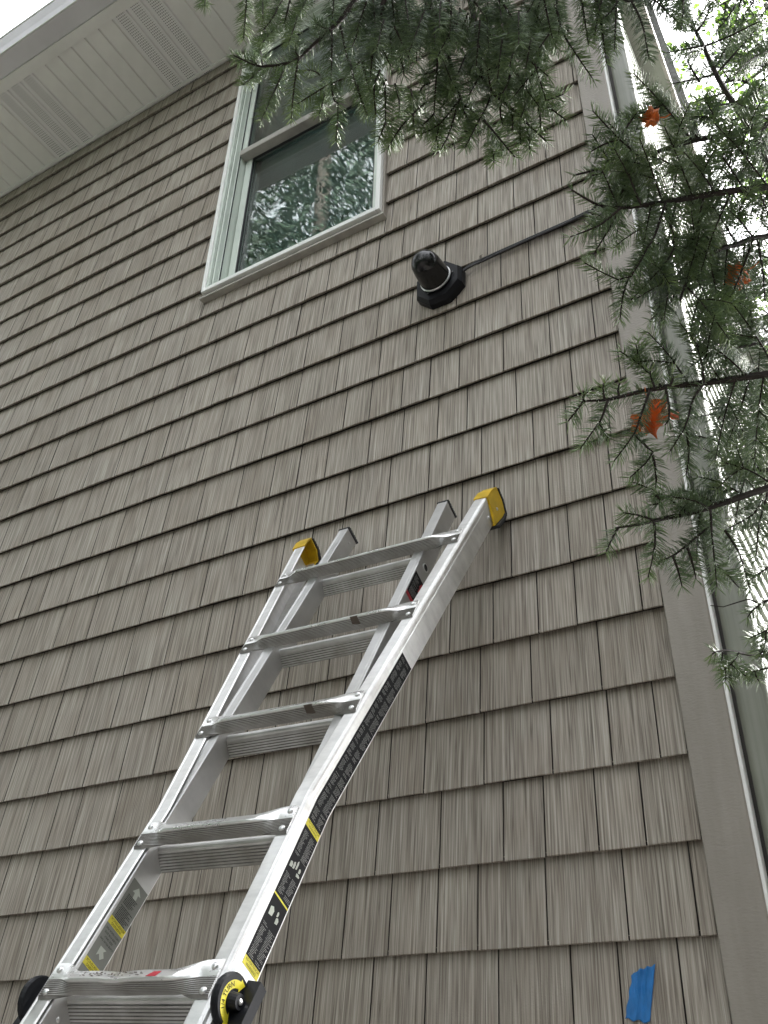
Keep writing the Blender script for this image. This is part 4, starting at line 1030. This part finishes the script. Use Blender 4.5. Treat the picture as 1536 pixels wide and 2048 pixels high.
# --- limb across the corner with the bent tip (E)
B = Bough()
L_ = limb(B, [(1565, 744), (1536, 748), (1408, 766), (1331, 774), (1270, 786), (1216, 799), (1168, 802)], (1.16, 1.08), 0.0055, 0.0013, 2.05, start=0.2, dens=1000)
side_twigs(B, L_, 0.020, (0.08, 0.15), (50, 78), 0.04, 0.62, 0.3, 0.30, 0.6, RB, updown=(0.5, 1.0))
for pts, d, tn in (([(1168, 802), (1152, 822), (1136, 843)], 1.08, .45), ([(1216, 799), (1204, 835), (1196, 848), (1160, 898)], 1.08, .45), ([(1196, 848), (1208, 862), (1216, 876)], 1.08, .45), ([(1300, 780), (1282, 830), (1268, 868), (1228, 922)], (1.1, 1.07), .36),
                   ([(1268, 868), (1290, 890), (1305, 910), (1260, 955)], (1.09, 1.07), .38), ([(1305, 910), (1312, 945), (1312, 985)], 1.08, .40), ([(1331, 774), (1340, 830), (1330, 850)], 1.09, .35), ([(1408, 766), (1385, 800), (1372, 850), (1338, 905)], (1.12, 1.08), .30), ([(1408, 766), (1403, 720), (1392, 690)], 1.12, .35),
                   ([(1372, 850), (1378, 910), (1372, 950)], 1.10, .36), ([(1310, 776), (1302, 755), (1300, 742)], 1.1, .5), ([(1210, 799), (1206, 782), (1208, 766)], 1.08, .58), ([(1238, 793), (1236, 778), (1240, 766)], 1.08, .58), ([(1168, 801), (1166, 792), (1176, 784)], 1.08, .55), ([(1340, 772), (1346, 756), (1344, 748)], 1.09, .55),
                   ([(1450, 760), (1452, 700), (1440, 650)], 1.2, .33), ([(1500, 752), (1480, 820), (1450, 900)], 1.2, .28), ([(1470, 758), (1440, 830), (1425, 880)], 1.2, .27), ([(1530, 748), (1520, 840), (1490, 940)], 1.22, .3)):
    twig(B, px(pts, d), 0.0019, 0.0008, 1350, tn)
finish(B, 4)

# --- lower limb (F)
B = Bough()
L_ = limb(B, [(1565, 966), (1507, 985), (1415, 1016), (1360, 1030), (1307, 1041), (1280, 1048), (1230, 1056)], (1.14, 1.05), 0.0048, 0.0012, 1.85, start=0.3, dens=900, tone=0.36)
side_twigs(B, L_, 0.020, (0.07, 0.13), (45, 75), 0.05, 0.60, 0.3, 0.30, 0.6, RB, updown=(0.7, 1.0))
for pts, d, tn in (([(1307, 1041), (1285, 1032), (1246, 1025)], 1.05, .42), ([(1236, 1056), (1225, 1075), (1212, 1104)], 1.05, .45), ([(1308, 1043), (1310, 1090), (1296, 1155)], 1.05, .45), ([(1415, 1016), (1385, 1000), (1312, 989)], (1.09, 1.06), .36), ([(1312, 990), (1322, 1005), (1298, 1010)], 1.06, .35), ([(1421, 1020), (1424, 1070), (1434, 1175)], (1.08, 1.06), .36),
                   ([(1420, 1050), (1380, 1085), (1345, 1112), (1320, 1120)], (1.08, 1.05), .33), ([(1346, 1112), (1356, 1140), (1364, 1172)], 1.05, .34), ([(1375, 1095), (1386, 1130), (1392, 1158)], 1.06, .36), ([(1450, 1060), (1480, 1110), (1500, 1180)], 1.10, .34), ([(1535, 985), (1518, 1050), (1512, 1120)], 1.14, .30), ([(1432, 1130), (1455, 1150), (1478, 1175)], 1.08, .4), ([(1525, 1000), (1505, 1030), (1450, 1060)], 1.12, .3), ([(1536, 1200), (1510, 1215), (1495, 1235)], 1.12, .36),
                   ([(1560, 1120), (1528, 1140), (1500, 1160)], 1.12, .36)):
    twig(B, px(pts, d), 0.0018, 0.0007, 1350, tn)
finish(B, 5)

# --- lowest sprig in front of the downspout (G)
B = Bough()
L_ = limb(B, [(1570, 1318), (1530, 1312), (1500, 1309), (1476, 1305), (1452, 1300), (1428, 1305)], (1.10, 1.04), 0.0030, 0.0010, 1.55, dens=0)
for pts, tn in (([(1440, 1302), (1432, 1304), (1424, 1308)], .55), ([(1478, 1305), (1466, 1324), (1448, 1340)], .48), ([(1462, 1328), (1476, 1340), (1492, 1352)], .45), ([(1450, 1338), (1452, 1352), (1450, 1364)], .5), ([(1540, 1335), (1518, 1340), (1496, 1346)], .40), ([(1510, 1342), (1512, 1352), (1518, 1362)], .42), ([(1445, 1304), (1444, 1318), (1440, 1330)], .5), ([(1560, 1250), (1530, 1262), (1500, 1276)], .38), ([(1532, 1262), (1530, 1290), (1520, 1310)], .36), ([(1560, 1296), (1532, 1304), (1512, 1300)], .36)):
    twig(B, px(pts, 1.05), 0.0012, 0.0007, 1300, tn)
twig(B, px([(1514, 1205), (1490, 1198), (1455, 1213), (1421, 1211)], 1.07), 0.0010, 0.0005, 0)
finish(B, 6)

# --- dense boughs further back on the right
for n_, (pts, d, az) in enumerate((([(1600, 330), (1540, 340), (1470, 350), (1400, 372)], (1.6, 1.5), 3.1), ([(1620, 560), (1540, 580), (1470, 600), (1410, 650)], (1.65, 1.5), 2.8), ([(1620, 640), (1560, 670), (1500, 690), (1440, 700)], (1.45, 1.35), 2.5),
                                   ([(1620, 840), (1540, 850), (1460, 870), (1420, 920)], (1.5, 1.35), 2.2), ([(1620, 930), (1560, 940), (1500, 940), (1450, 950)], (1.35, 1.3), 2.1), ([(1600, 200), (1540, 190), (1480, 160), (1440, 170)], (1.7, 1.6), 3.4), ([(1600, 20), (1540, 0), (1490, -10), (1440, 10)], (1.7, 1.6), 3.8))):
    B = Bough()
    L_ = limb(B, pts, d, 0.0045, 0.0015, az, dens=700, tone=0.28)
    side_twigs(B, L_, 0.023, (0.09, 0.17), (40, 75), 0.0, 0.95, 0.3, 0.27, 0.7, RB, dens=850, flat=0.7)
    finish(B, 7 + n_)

# --- hanging sprays at the top, right of the corner (H)
B = Bough()
L_ = limb(B, [(1420, -60), (1330, -30), (1260, 0), (1200, -6), (1150, -14), (1100, -30)], (1.22, 1.14), 0.0045, 0.0018, 3.0, start=0.1)
for pts, tn in (([(1160, -16), (1168, 30), (1177, 90)], .45), ([(1192, -6), (1204, 60), (1213, 128)], .40), ([(1233, -4), (1231, 50), (1229, 100)], .38), ([(1262, 0), (1285, 50), (1298, 118)], .22), ([(1110, -20), (1124, 60), (1152, 108), (1186, 158)], .45), ([(1262, 0), (1300, -6), (1340, 30)], .2), ([(1310, -20), (1330, 20), (1352, 40)], .22), ([(1205, -6), (1196, 30), (1190, 70)], .38), ([(1240, 0), (1215, 30), (1200, 40)], .36)):
    twig(B, px(pts, (1.17, 1.15)), 0.0017, 0.0007, 1350, tn)
finish(B, 20)

# --- bough over the window (I)
B = Bough()
L_ = limb(B, [(760, -60), (710, 0), (677, 45), (662, 57), (599, 115), (574, 127), (525, 133), (500, 126), (466, 110)], (1.30, 1.24), 0.0046, 0.0010, 3.3, start=0.15, dens=1100, tone=0.33)
for pts, tn, nl in (([(664, 62), (664, 110), (662, 166)], .22, 1.15), ([(662, 166), (668, 200), (677, 212), (672, 282)], .40, 1), ([(681, 52), (697, 125), (712, 168)], .24, 1.1), ([(597, 117), (587, 186), (583, 238)], .50, 1), ([(574, 128), (544, 193), (522, 242)], .48, 1), ([(525, 134), (508, 152), (486, 170)], .5, 1), ([(525, 130), (522, 108), (516, 80)], .42, 1),
                    ([(664, 164), (640, 180), (600, 204), (590, 216)], .56, 1), ([(652, 178), (648, 200), (638, 230)], .48, 1), ([(662, 60), (640, 52), (630, 44)], .28, 1), ([(599, 115), (590, 100), (596, 84)], .30, 1), ([(560, 48), (542, 66), (524, 86)], .45, 1), ([(556, 14), (546, 36), (526, 60)], .50, 1), ([(494, -20), (492, 20), (487, 78)], .55, 1), ([(526, -20), (526, 10), (526, 38)], .52, 1), ([(600, 12), (592, 44), (577, 88)], .52, 1),
                    ([(668, -10), (667, 14), (664, 42)], .28, 1.1), ([(640, 150), (628, 142), (614, 140)], .5, 1), ([(700, 20), (720, 40), (728, 58)], .4, 1), ([(640, 78), (636, 60), (630, 50)], .3, 1), ([(690, 155), (670, 165), (664, 166)], .25, 1), ([(512, 128), (498, 120), (470, 122)], .45, 1), ([(580, 0), (572, 34), (566, 60)], .4, 1), ([(620, -20), (610, 6), (600, 24)], .38, 1), ([(560, -20), (566, 0), (556, 14), (552, 22)], .45, 1), ([(410, -30), (412, -10), (410, 12)], .5, 1)):
    twig(B, px(pts, (1.27 + RB.uniform(-.03, .03), 1.25 + RB.uniform(-.03, .03))), 0.0016, 0.0008, 1300, tn, nl)
finish(B, 21)

# --- dark heart of the top bough (J)
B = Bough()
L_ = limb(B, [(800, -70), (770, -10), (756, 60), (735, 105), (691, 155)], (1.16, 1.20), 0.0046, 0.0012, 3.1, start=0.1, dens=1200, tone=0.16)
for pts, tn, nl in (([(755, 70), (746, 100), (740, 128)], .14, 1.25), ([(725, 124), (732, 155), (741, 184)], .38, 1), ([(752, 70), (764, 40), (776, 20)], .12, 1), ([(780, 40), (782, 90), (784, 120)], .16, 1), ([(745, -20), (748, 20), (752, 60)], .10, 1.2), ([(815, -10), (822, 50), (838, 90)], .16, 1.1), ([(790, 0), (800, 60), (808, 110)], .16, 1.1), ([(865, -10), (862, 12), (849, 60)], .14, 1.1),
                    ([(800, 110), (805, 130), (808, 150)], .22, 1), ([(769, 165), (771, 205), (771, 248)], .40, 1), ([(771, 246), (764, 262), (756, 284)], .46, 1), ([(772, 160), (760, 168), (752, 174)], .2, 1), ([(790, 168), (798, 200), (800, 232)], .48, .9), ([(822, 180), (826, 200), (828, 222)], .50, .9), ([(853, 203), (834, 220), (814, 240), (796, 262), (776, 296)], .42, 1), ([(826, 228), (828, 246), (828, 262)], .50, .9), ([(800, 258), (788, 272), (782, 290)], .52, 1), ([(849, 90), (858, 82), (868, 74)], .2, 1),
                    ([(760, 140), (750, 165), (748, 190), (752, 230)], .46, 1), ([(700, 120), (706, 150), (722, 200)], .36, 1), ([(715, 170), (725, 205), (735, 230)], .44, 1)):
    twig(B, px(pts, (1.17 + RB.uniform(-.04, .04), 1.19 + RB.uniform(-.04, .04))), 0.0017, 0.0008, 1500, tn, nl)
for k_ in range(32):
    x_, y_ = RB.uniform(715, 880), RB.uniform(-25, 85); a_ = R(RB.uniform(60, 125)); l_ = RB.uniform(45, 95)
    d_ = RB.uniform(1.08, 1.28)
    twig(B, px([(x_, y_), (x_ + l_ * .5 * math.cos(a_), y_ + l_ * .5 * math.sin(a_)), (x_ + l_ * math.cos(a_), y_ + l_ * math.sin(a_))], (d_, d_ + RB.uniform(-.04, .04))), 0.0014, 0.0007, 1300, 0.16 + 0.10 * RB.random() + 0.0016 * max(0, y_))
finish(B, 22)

# --- centre spray (K)
B = Bough()
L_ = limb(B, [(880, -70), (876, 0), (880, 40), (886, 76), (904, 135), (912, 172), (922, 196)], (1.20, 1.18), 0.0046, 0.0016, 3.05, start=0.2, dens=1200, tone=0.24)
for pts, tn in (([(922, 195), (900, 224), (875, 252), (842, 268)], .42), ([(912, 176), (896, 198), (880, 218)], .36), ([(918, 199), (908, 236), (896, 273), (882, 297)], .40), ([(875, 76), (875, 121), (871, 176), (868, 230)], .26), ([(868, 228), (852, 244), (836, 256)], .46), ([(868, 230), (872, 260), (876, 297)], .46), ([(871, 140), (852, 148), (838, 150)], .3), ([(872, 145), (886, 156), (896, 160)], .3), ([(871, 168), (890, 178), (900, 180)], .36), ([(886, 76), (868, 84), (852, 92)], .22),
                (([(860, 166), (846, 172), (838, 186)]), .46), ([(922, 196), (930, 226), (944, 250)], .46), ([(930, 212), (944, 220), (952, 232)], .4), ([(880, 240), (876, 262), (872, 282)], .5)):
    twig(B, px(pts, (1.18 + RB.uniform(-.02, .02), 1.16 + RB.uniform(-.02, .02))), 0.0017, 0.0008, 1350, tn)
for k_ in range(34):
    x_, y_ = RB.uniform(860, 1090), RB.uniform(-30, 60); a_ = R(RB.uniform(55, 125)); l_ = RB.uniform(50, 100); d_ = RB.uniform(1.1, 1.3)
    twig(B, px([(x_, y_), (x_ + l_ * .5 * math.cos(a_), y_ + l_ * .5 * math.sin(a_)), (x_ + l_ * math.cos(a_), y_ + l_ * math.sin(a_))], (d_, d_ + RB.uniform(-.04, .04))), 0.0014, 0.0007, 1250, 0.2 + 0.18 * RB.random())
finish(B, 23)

# --- right hand spray (L)
B = Bough()
L_ = limb(B, [(930, -70), (940, 0), (955, 60), (957, 90), (963, 148), (984, 184), (1021, 215), (1045, 238), (1093, 283)], (1.22, 1.15), 0.0044, 0.0011, 2.95, start=0.25, dens=1200, tone=0.32)
for pts, tn in (([(984, 186), (972, 216), (955, 246), (930, 296)], .34), ([(961, 150), (948, 172), (938, 190)], .28), ([(968, 240), (994, 271), (1030, 314)], .46), ([(984, 262), (986, 290), (988, 326)], .50), ([(984, 184), (978, 160), (975, 140)], .26), ([(1002, 200), (1000, 225), (1006, 252)], .44), ([(1020, 214), (1026, 240), (1024, 262)], .46), ([(1040, 234), (1040, 262), (1042, 290)], .46), ([(1060, 252), (1058, 276), (1060, 300)], .44), ([(990, 178), (1020, 178), (1050, 180)], .34), ([(1009, -20), (1012, 40), (1004, 104)], .26), ([(1011, 46), (1030, 58), (1042, 66)], .28),
                ([(1004, 104), (1000, 122), (990, 140)], .3), ([(1020, 130), (1040, 158), (1050, 175), (1080, 215)], .40), ([(1074, 202), (1096, 200), (1128, 188)], .44), ([(1078, 204), (1106, 220), (1132, 240)], .46), ([(1076, 204), (1080, 230), (1082, 256)], .46), ([(1050, 30), (1060, 80), (1082, 110), (1070, 145)], .36), ([(1090, 40), (1085, 90), (1072, 130)], .38), ([(1120, 60), (1100, 20), (1080, -20)], .3), ([(1060, 176), (1052, 210), (1040, 236)], .44), ([(955, 246), (940, 262), (928, 262)], .44), ([(1020, 150), (1010, 180), (996, 190)], .36), ([(1110, 10), (1120, 50), (1110, 90)], .34)):
    twig(B, px(pts, (1.17 + RB.uniform(-.03, .03), 1.15 + RB.uniform(-.03, .03))), 0.0017, 0.0008, 1350, tn)
for k_ in range(26):
    x_, y_ = RB.uniform(930, 1110), RB.uniform(20, 150); a_ = R(RB.uniform(40, 130)); l_ = RB.uniform(45, 85); d_ = RB.uniform(1.1, 1.3)
    twig(B, px([(x_, y_), (x_ + l_ * .5 * math.cos(a_), y_ + l_ * .5 * math.sin(a_)), (x_ + l_ * math.cos(a_), y_ + l_ * math.sin(a_))], (d_, d_ + RB.uniform(-.04, .04))), 0.0014, 0.0007, 1250, 0.28 + 0.18 * RB.random())
finish(B, 24)

# crown of the same tree out of view, filled low to block right-hand sky
def conifer_crown(name, mat, parent, tx, ty, zlo, zhi, rlo, n, seed, drop=0.35, az=(0, 2 * math.pi), blade=1.0):
    r_ = np.random.default_rng(seed); Vs = []
    bz = np.sort(zlo + (zhi - zlo) * r_.random(n) ** 1.15)
    for z in bz:
        a_ = r_.uniform(*az); L = rlo * (1 - (z - zlo) / (zhi - zlo)) ** 0.8 * r_.uniform(0.75, 1.1) + 0.25
        dr = np.array([math.cos(a_), math.sin(a_), 0]); sd_ = np.array([-dr[1], dr[0], 0])
        m_ = int((60 * L + 30) / blade ** 1.2)
        s = r_.uniform(0.12, 1, m_) ** 0.8; wv = r_.normal(0, 0.16, m_) * (0.4 + L * 0.35) * (1.15 - s)
        base = np.array([tx, ty, z]) + dr * (s * L)[:, None] + sd_ * wv[:, None]
        base[:, 2] += 0.18 * s * L - drop * (s * L) ** 1.5 * 0.6 - np.abs(wv) * 0.3 + r_.normal(0, 0.03, m_)
        dd = dr * r_.uniform(0.2, 1, m_)[:, None] + sd_ * (np.sign(wv) * r_.uniform(0.1, 0.9, m_))[:, None] + np.array([0, 0, -1]) * r_.uniform(0.1, 0.9, m_)[:, None]
        dd /= np.linalg.norm(dd, axis=1)[:, None]
        ln = blade * r_.uniform(0.10, 0.26, m_)[:, None]; up_ = r_.normal(0, 1, (m_, 3)); wv2 = np.cross(dd, up_); wv2 /= np.linalg.norm(wv2, axis=1)[:, None]
        wd = blade * r_.uniform(0.012, 0.030, m_)[:, None]
        Vs.append(np.stack([base - wv2 * wd * 0.4, base + dd * ln * 0.5 - wv2 * wd, base + dd * ln, base + dd * ln * 0.5 + wv2 * wd], 1).reshape(-1, 3))
    V = np.concatenate(Vs); n4 = len(V) // 4; F = np.arange(len(V)).reshape(-1, 4)
    me = bpy.data.meshes.new(name); me.vertices.add(len(V)); me.vertices.foreach_set('co', V.ravel().astype(np.float32))
    me.loops.add(F.size); me.loops.foreach_set('vertex_index', F.ravel().astype(np.int32))
    me.polygons.add(n4); me.polygons.foreach_set('loop_start', (np.arange(n4) * 4).astype(np.int32)); me.update(calc_edges=True)
    me.materials.append(mat); return tag(link(name, me, parent), kind='stuff')
conifer_crown('crown', M['far_needle'], spruce, TX, TY, 0.9, TH, 2.3, 260, 3, az=(R(-105), R(75)))

# ------------------------------------------------------------------ conifers behind the viewpoint, mirrored in the window pane
for n_, (x_, y_, h_, rl, lab) in enumerate(((-6.6, -6.9, 27.0, 4.2, 'tall conifer whose trunk is mirrored in the middle of the lower window pane'), (-8.9, -6.2, 31.0, 4.2, 'tall conifer mirrored at the left edge of the lower window pane'))):
    t_ = tag(empty('conifer_tree', (0, 0, 0)), lab, 'tree', 'conifers behind the viewpoint')
    q = MB(); q.tube([(x_, y_, -0.1), (x_ + .05, y_, 3), (x_, y_, h_ * 0.6), (x_, y_, h_)], [0.30, 0.24, 0.14, 0.02], 12); q.build('trunk', M['trunk'], t_, smooth=True)
    conifer_crown('crown', M['far_needle'], t_, x_, y_, 2.2, h_, rl, 340 if h_ > 25 else 300, 30 + n_)

# ------------------------------------------------------------------ ring of conifers added behind the viewpoint to block low sky
r2 = np.random.default_rng(5); parts_ = [conifer_crown('wood_piece', M['far_needle'], None, 7.0, -2.6, 1.0, 15.0, 3.0, 260, 91), conifer_crown('wood_piece', M['far_needle'], None, -4.2, -10.4, 1.0, 29.0, 4.2, 300, 92)]
for k_ in range(22):
    az_ = R(172 + k_ * 10.2 + r2.uniform(-3, 3)); rad_ = r2.uniform(9.5, 14.5)
    o = conifer_crown('wood_piece', M['far_needle'], None, 0.0 + rad_ * math.cos(az_), -1.5 + rad_ * math.sin(az_) * 1.0, 0.4, r2.uniform(12, 17), 3.2, 120, 200 + k_, blade=2.1)
    parts_.append(o)
vv_, nn2 = [], 0
for o in parts_:
    c_ = np.empty(len(o.data.vertices) * 3, np.float32); o.data.vertices.foreach_get('co', c_); vv_.append(c_)
c_ = np.concatenate(vv_); nv = len(c_) // 3
me = bpy.data.meshes.new('light_block_wood'); me.vertices.add(nv); me.vertices.foreach_set('co', c_); me.loops.add(nv); me.loops.foreach_set('vertex_index', np.arange(nv, dtype=np.int32))
me.polygons.add(nv // 4); me.polygons.foreach_set('loop_start', (np.arange(nv // 4) * 4).astype(np.int32)); me.update(calc_edges=True); me.materials.append(M['far_needle'])
for o in parts_:
    d_ = o.data; bpy.data.objects.remove(o); bpy.data.meshes.remove(d_)
tag(link('light_block_wood', me), 'conifers added out of view to block low sky light', 'wood', kind='stuff')

# ------------------------------------------------------------------ green maple beyond the corner
maple = tag(empty('maple_tree', (0, 0, 0)), 'light green maple tree against the white sky beyond the house corner', 'tree')
q = MB(); tr = [(2.6, 7.6, -0.1), (2.5, 7.5, 3.0), (2.2, 7.2, 6.5), (1.7, 6.8, 10.0), (1.3, 6.4, 14.5)]
q.tube(tr, [0.24, 0.19, 0.15, 0.10, 0.03], 10)
q.build('trunk', M['trunk'], maple, smooth=True)
r_ = np.random.default_rng(77); LV = []; LF = []; q = MB()
lf = np.array([(0, 0), (0.22, 0.12), (0.50, 0.02), (0.42, 0.28), (0.62, 0.52), (0.30, 0.50), (0.22, 0.72), (0.12, 0.62), (0.0, 1.0), (-0.12, 0.62), (-0.22, 0.72), (-0.30, 0.50), (-0.62, 0.52), (-0.42, 0.28), (-0.50, 0.02), (-0.22, 0.12)])
tips = []
for k_ in range(46):
    f = r_.uniform(0.35, 1.0); i = min(int(f * 4), 3); p0 = np.array(tr[i]) * (1 - (f * 4 - i)) + np.array(tr[i + 1]) * (f * 4 - i)
    a_ = r_.uniform(0, 2 * np.pi); l_ = r_.uniform(1.2, 3.0) * (1.25 - f * 0.6); e = p0 + np.array([math.cos(a_) * l_, math.sin(a_) * l_, l_ * r_.uniform(0.15, 0.7)])
    md_ = (p0 + e) / 2 + r_.normal(0, 0.12, 3); q.tube([p0, md_, e], [0.035, 0.02, 0.006], 5)
    for j in range(5):
        s = r_.uniform(0.35, 1); b0 = p0 * (1 - s) + e * s; e2 = b0 + r_.normal(0, 0.42, 3); q.tube([b0, e2], [0.008, 0.003], 4); tips.append((b0, e2))
q.build('limbs', M['trunk'], maple, smooth=True, fix=False)
for b0, e2 in tips:
    for j in range(34):
        c_ = b0 + (e2 - b0) * r_.uniform(0.1, 1.15) + r_.normal(0, 0.13, 3); sz = r_.uniform(0.06, 0.105)
        u = r_.normal(0, 1, 3); u /= np.linalg.norm(u); v = np.cross(u, r_.normal(0, 1, 3) + np.array([0, 0, 1.5])); v /= np.linalg.norm(v)
        o0 = len(LV); n_ = np.cross(u, v)
        LV += [tuple(c_ + u * x * sz + v * (y - 0.4) * sz + n_ * abs(x) * 0.25 * sz) for x, y in lf]; LF.append(tuple(o0 + k_ for k_ in range(16)))
me = bpy.data.meshes.new('crown'); me.from_pydata(LV, [], LF); me.materials.append(M['maple'])
tag(link('crown', me, maple), kind='stuff')

# ------------------------------------------------------------------ fallen orange maple leaves caught in the spruce
lf2 = np.array([(0.03, 0.02), (0.22, 0.06), (0.44, 0.10), (0.46, 0.27), (0.40, 0.33), (0.58, 0.50), (0.52, 0.60), (0.36, 0.58), (0.27, 0.68), (0.22, 0.82), (0.10, 0.84), (0.02, 0.99), (-0.09, 0.86), (-0.20, 0.80), (-0.24, 0.66), (-0.38, 0.60), (-0.50, 0.62), (-0.55, 0.46), (-0.38, 0.34), (-0.47, 0.24), (-0.40, 0.06), (-0.20, 0.07)])
def orange_leaf(cx, cy, d, size, rot, tilt, label):
    lf = lf2
    c_ = P(cx, cy, d); rt = CAM_ROT[0]; up_ = -CAM_ROT[1]; fw_ = CAM_ROT[2]
    u = rt * math.cos(rot) + up_ * math.sin(rot); v = -rt * math.sin(rot) + up_ * math.cos(rot)
    v = v * math.cos(tilt) + fw_ * math.sin(tilt); n_ = np.cross(u, v)
    b = MB(); ctr = np.array([0, 0.35])
    rim = []
    for i in range(len(lf)):
        a0 = lf[i]; a1 = lf[(i + 1) % len(lf)]
        rim += [a0, (a0 * 0.5 + a1 * 0.5) * 0.97 + np.array([0.0, 0.01])]
    def pt(x, y, h): return tuple(u * x * size + v * (y - 0.4) * size + n_ * (0.42 * abs(x) ** 1.4 + 0.13 * math.sin(7 * y + 5 * x) + 0.08 * math.sin(13 * x - 4 * y) + h) * size)
    vs = [pt(0, 0.35, 0)] + [pt(*(ctr + (r0 - ctr) * 0.5), 0) for r0 in rim] + [pt(r0[0], r0[1], 0.05 * math.sin(i)) for i, r0 in enumerate(rim)]
    n2 = len(rim); fs = []
    for i in range(n2):
        j = (i + 1) % n2; fs.append((0, 1 + i, 1 + j)); fs.append((1 + i, 1 + n2 + i, 1 + n2 + j, 1 + j))
    b.add(vs, fs)
    o = b.build('maple_leaf', M['orange'], None, smooth=True); o.location = tuple(c_)
    md = o.modifiers.new('thick', 'SOLIDIFY'); md.thickness = 0.0004
    tag(o, label, 'leaf', 'orange leaves caught in the spruce')
    st = MB(); st.tube([(np.array(pt(0, 0, 0)) + 0 * v), np.array(pt(0, -0.25, .05)), np.array(pt(0.05, -0.5, 0.1))], [0.0009, 0.0008, 0.0006], 5); st.build('stem', M['orange'], o)
orange_leaf(1303, 236, 1.12, 0.026, R(80), R(30), 'small orange leaf near the top of the corner, highest of the three')
orange_leaf(1302, 832, 1.12, 0.054, R(205), R(35), 'largest orange leaf, hanging in front of the corner board')
orange_leaf(1476, 552, 1.19, 0.034, R(120), R(35), 'orange brown leaf half hidden in the dark boughs at the right edge')
# bare dead twig lodged beside the downspout
b = MB()
b.tube([tuple(P(*p_, 1.9)) for p_ in ((1500, 1641), (1525, 1652), (1560, 1662))], [0.0012, 0.001, 0.0008], 5)
b.tube([tuple(P(*p_, 1.88)) for p_ in ((1522, 1747), (1526, 1700), (1532, 1668), (1538, 1668))], [0.003, 0.0016, 0.0016, 0.001], 5)
b.tube([tuple(P(*p_, 1.88)) for p_ in ((1532, 1670), (1520, 1664), (1514, 1660))], [0.002, 0.0014, 0.001], 5)
tag(b.build('dead_twig', M['bark'], None, smooth=True), 'bare brown twig lodged beside the downspout low at the right edge', 'twig')
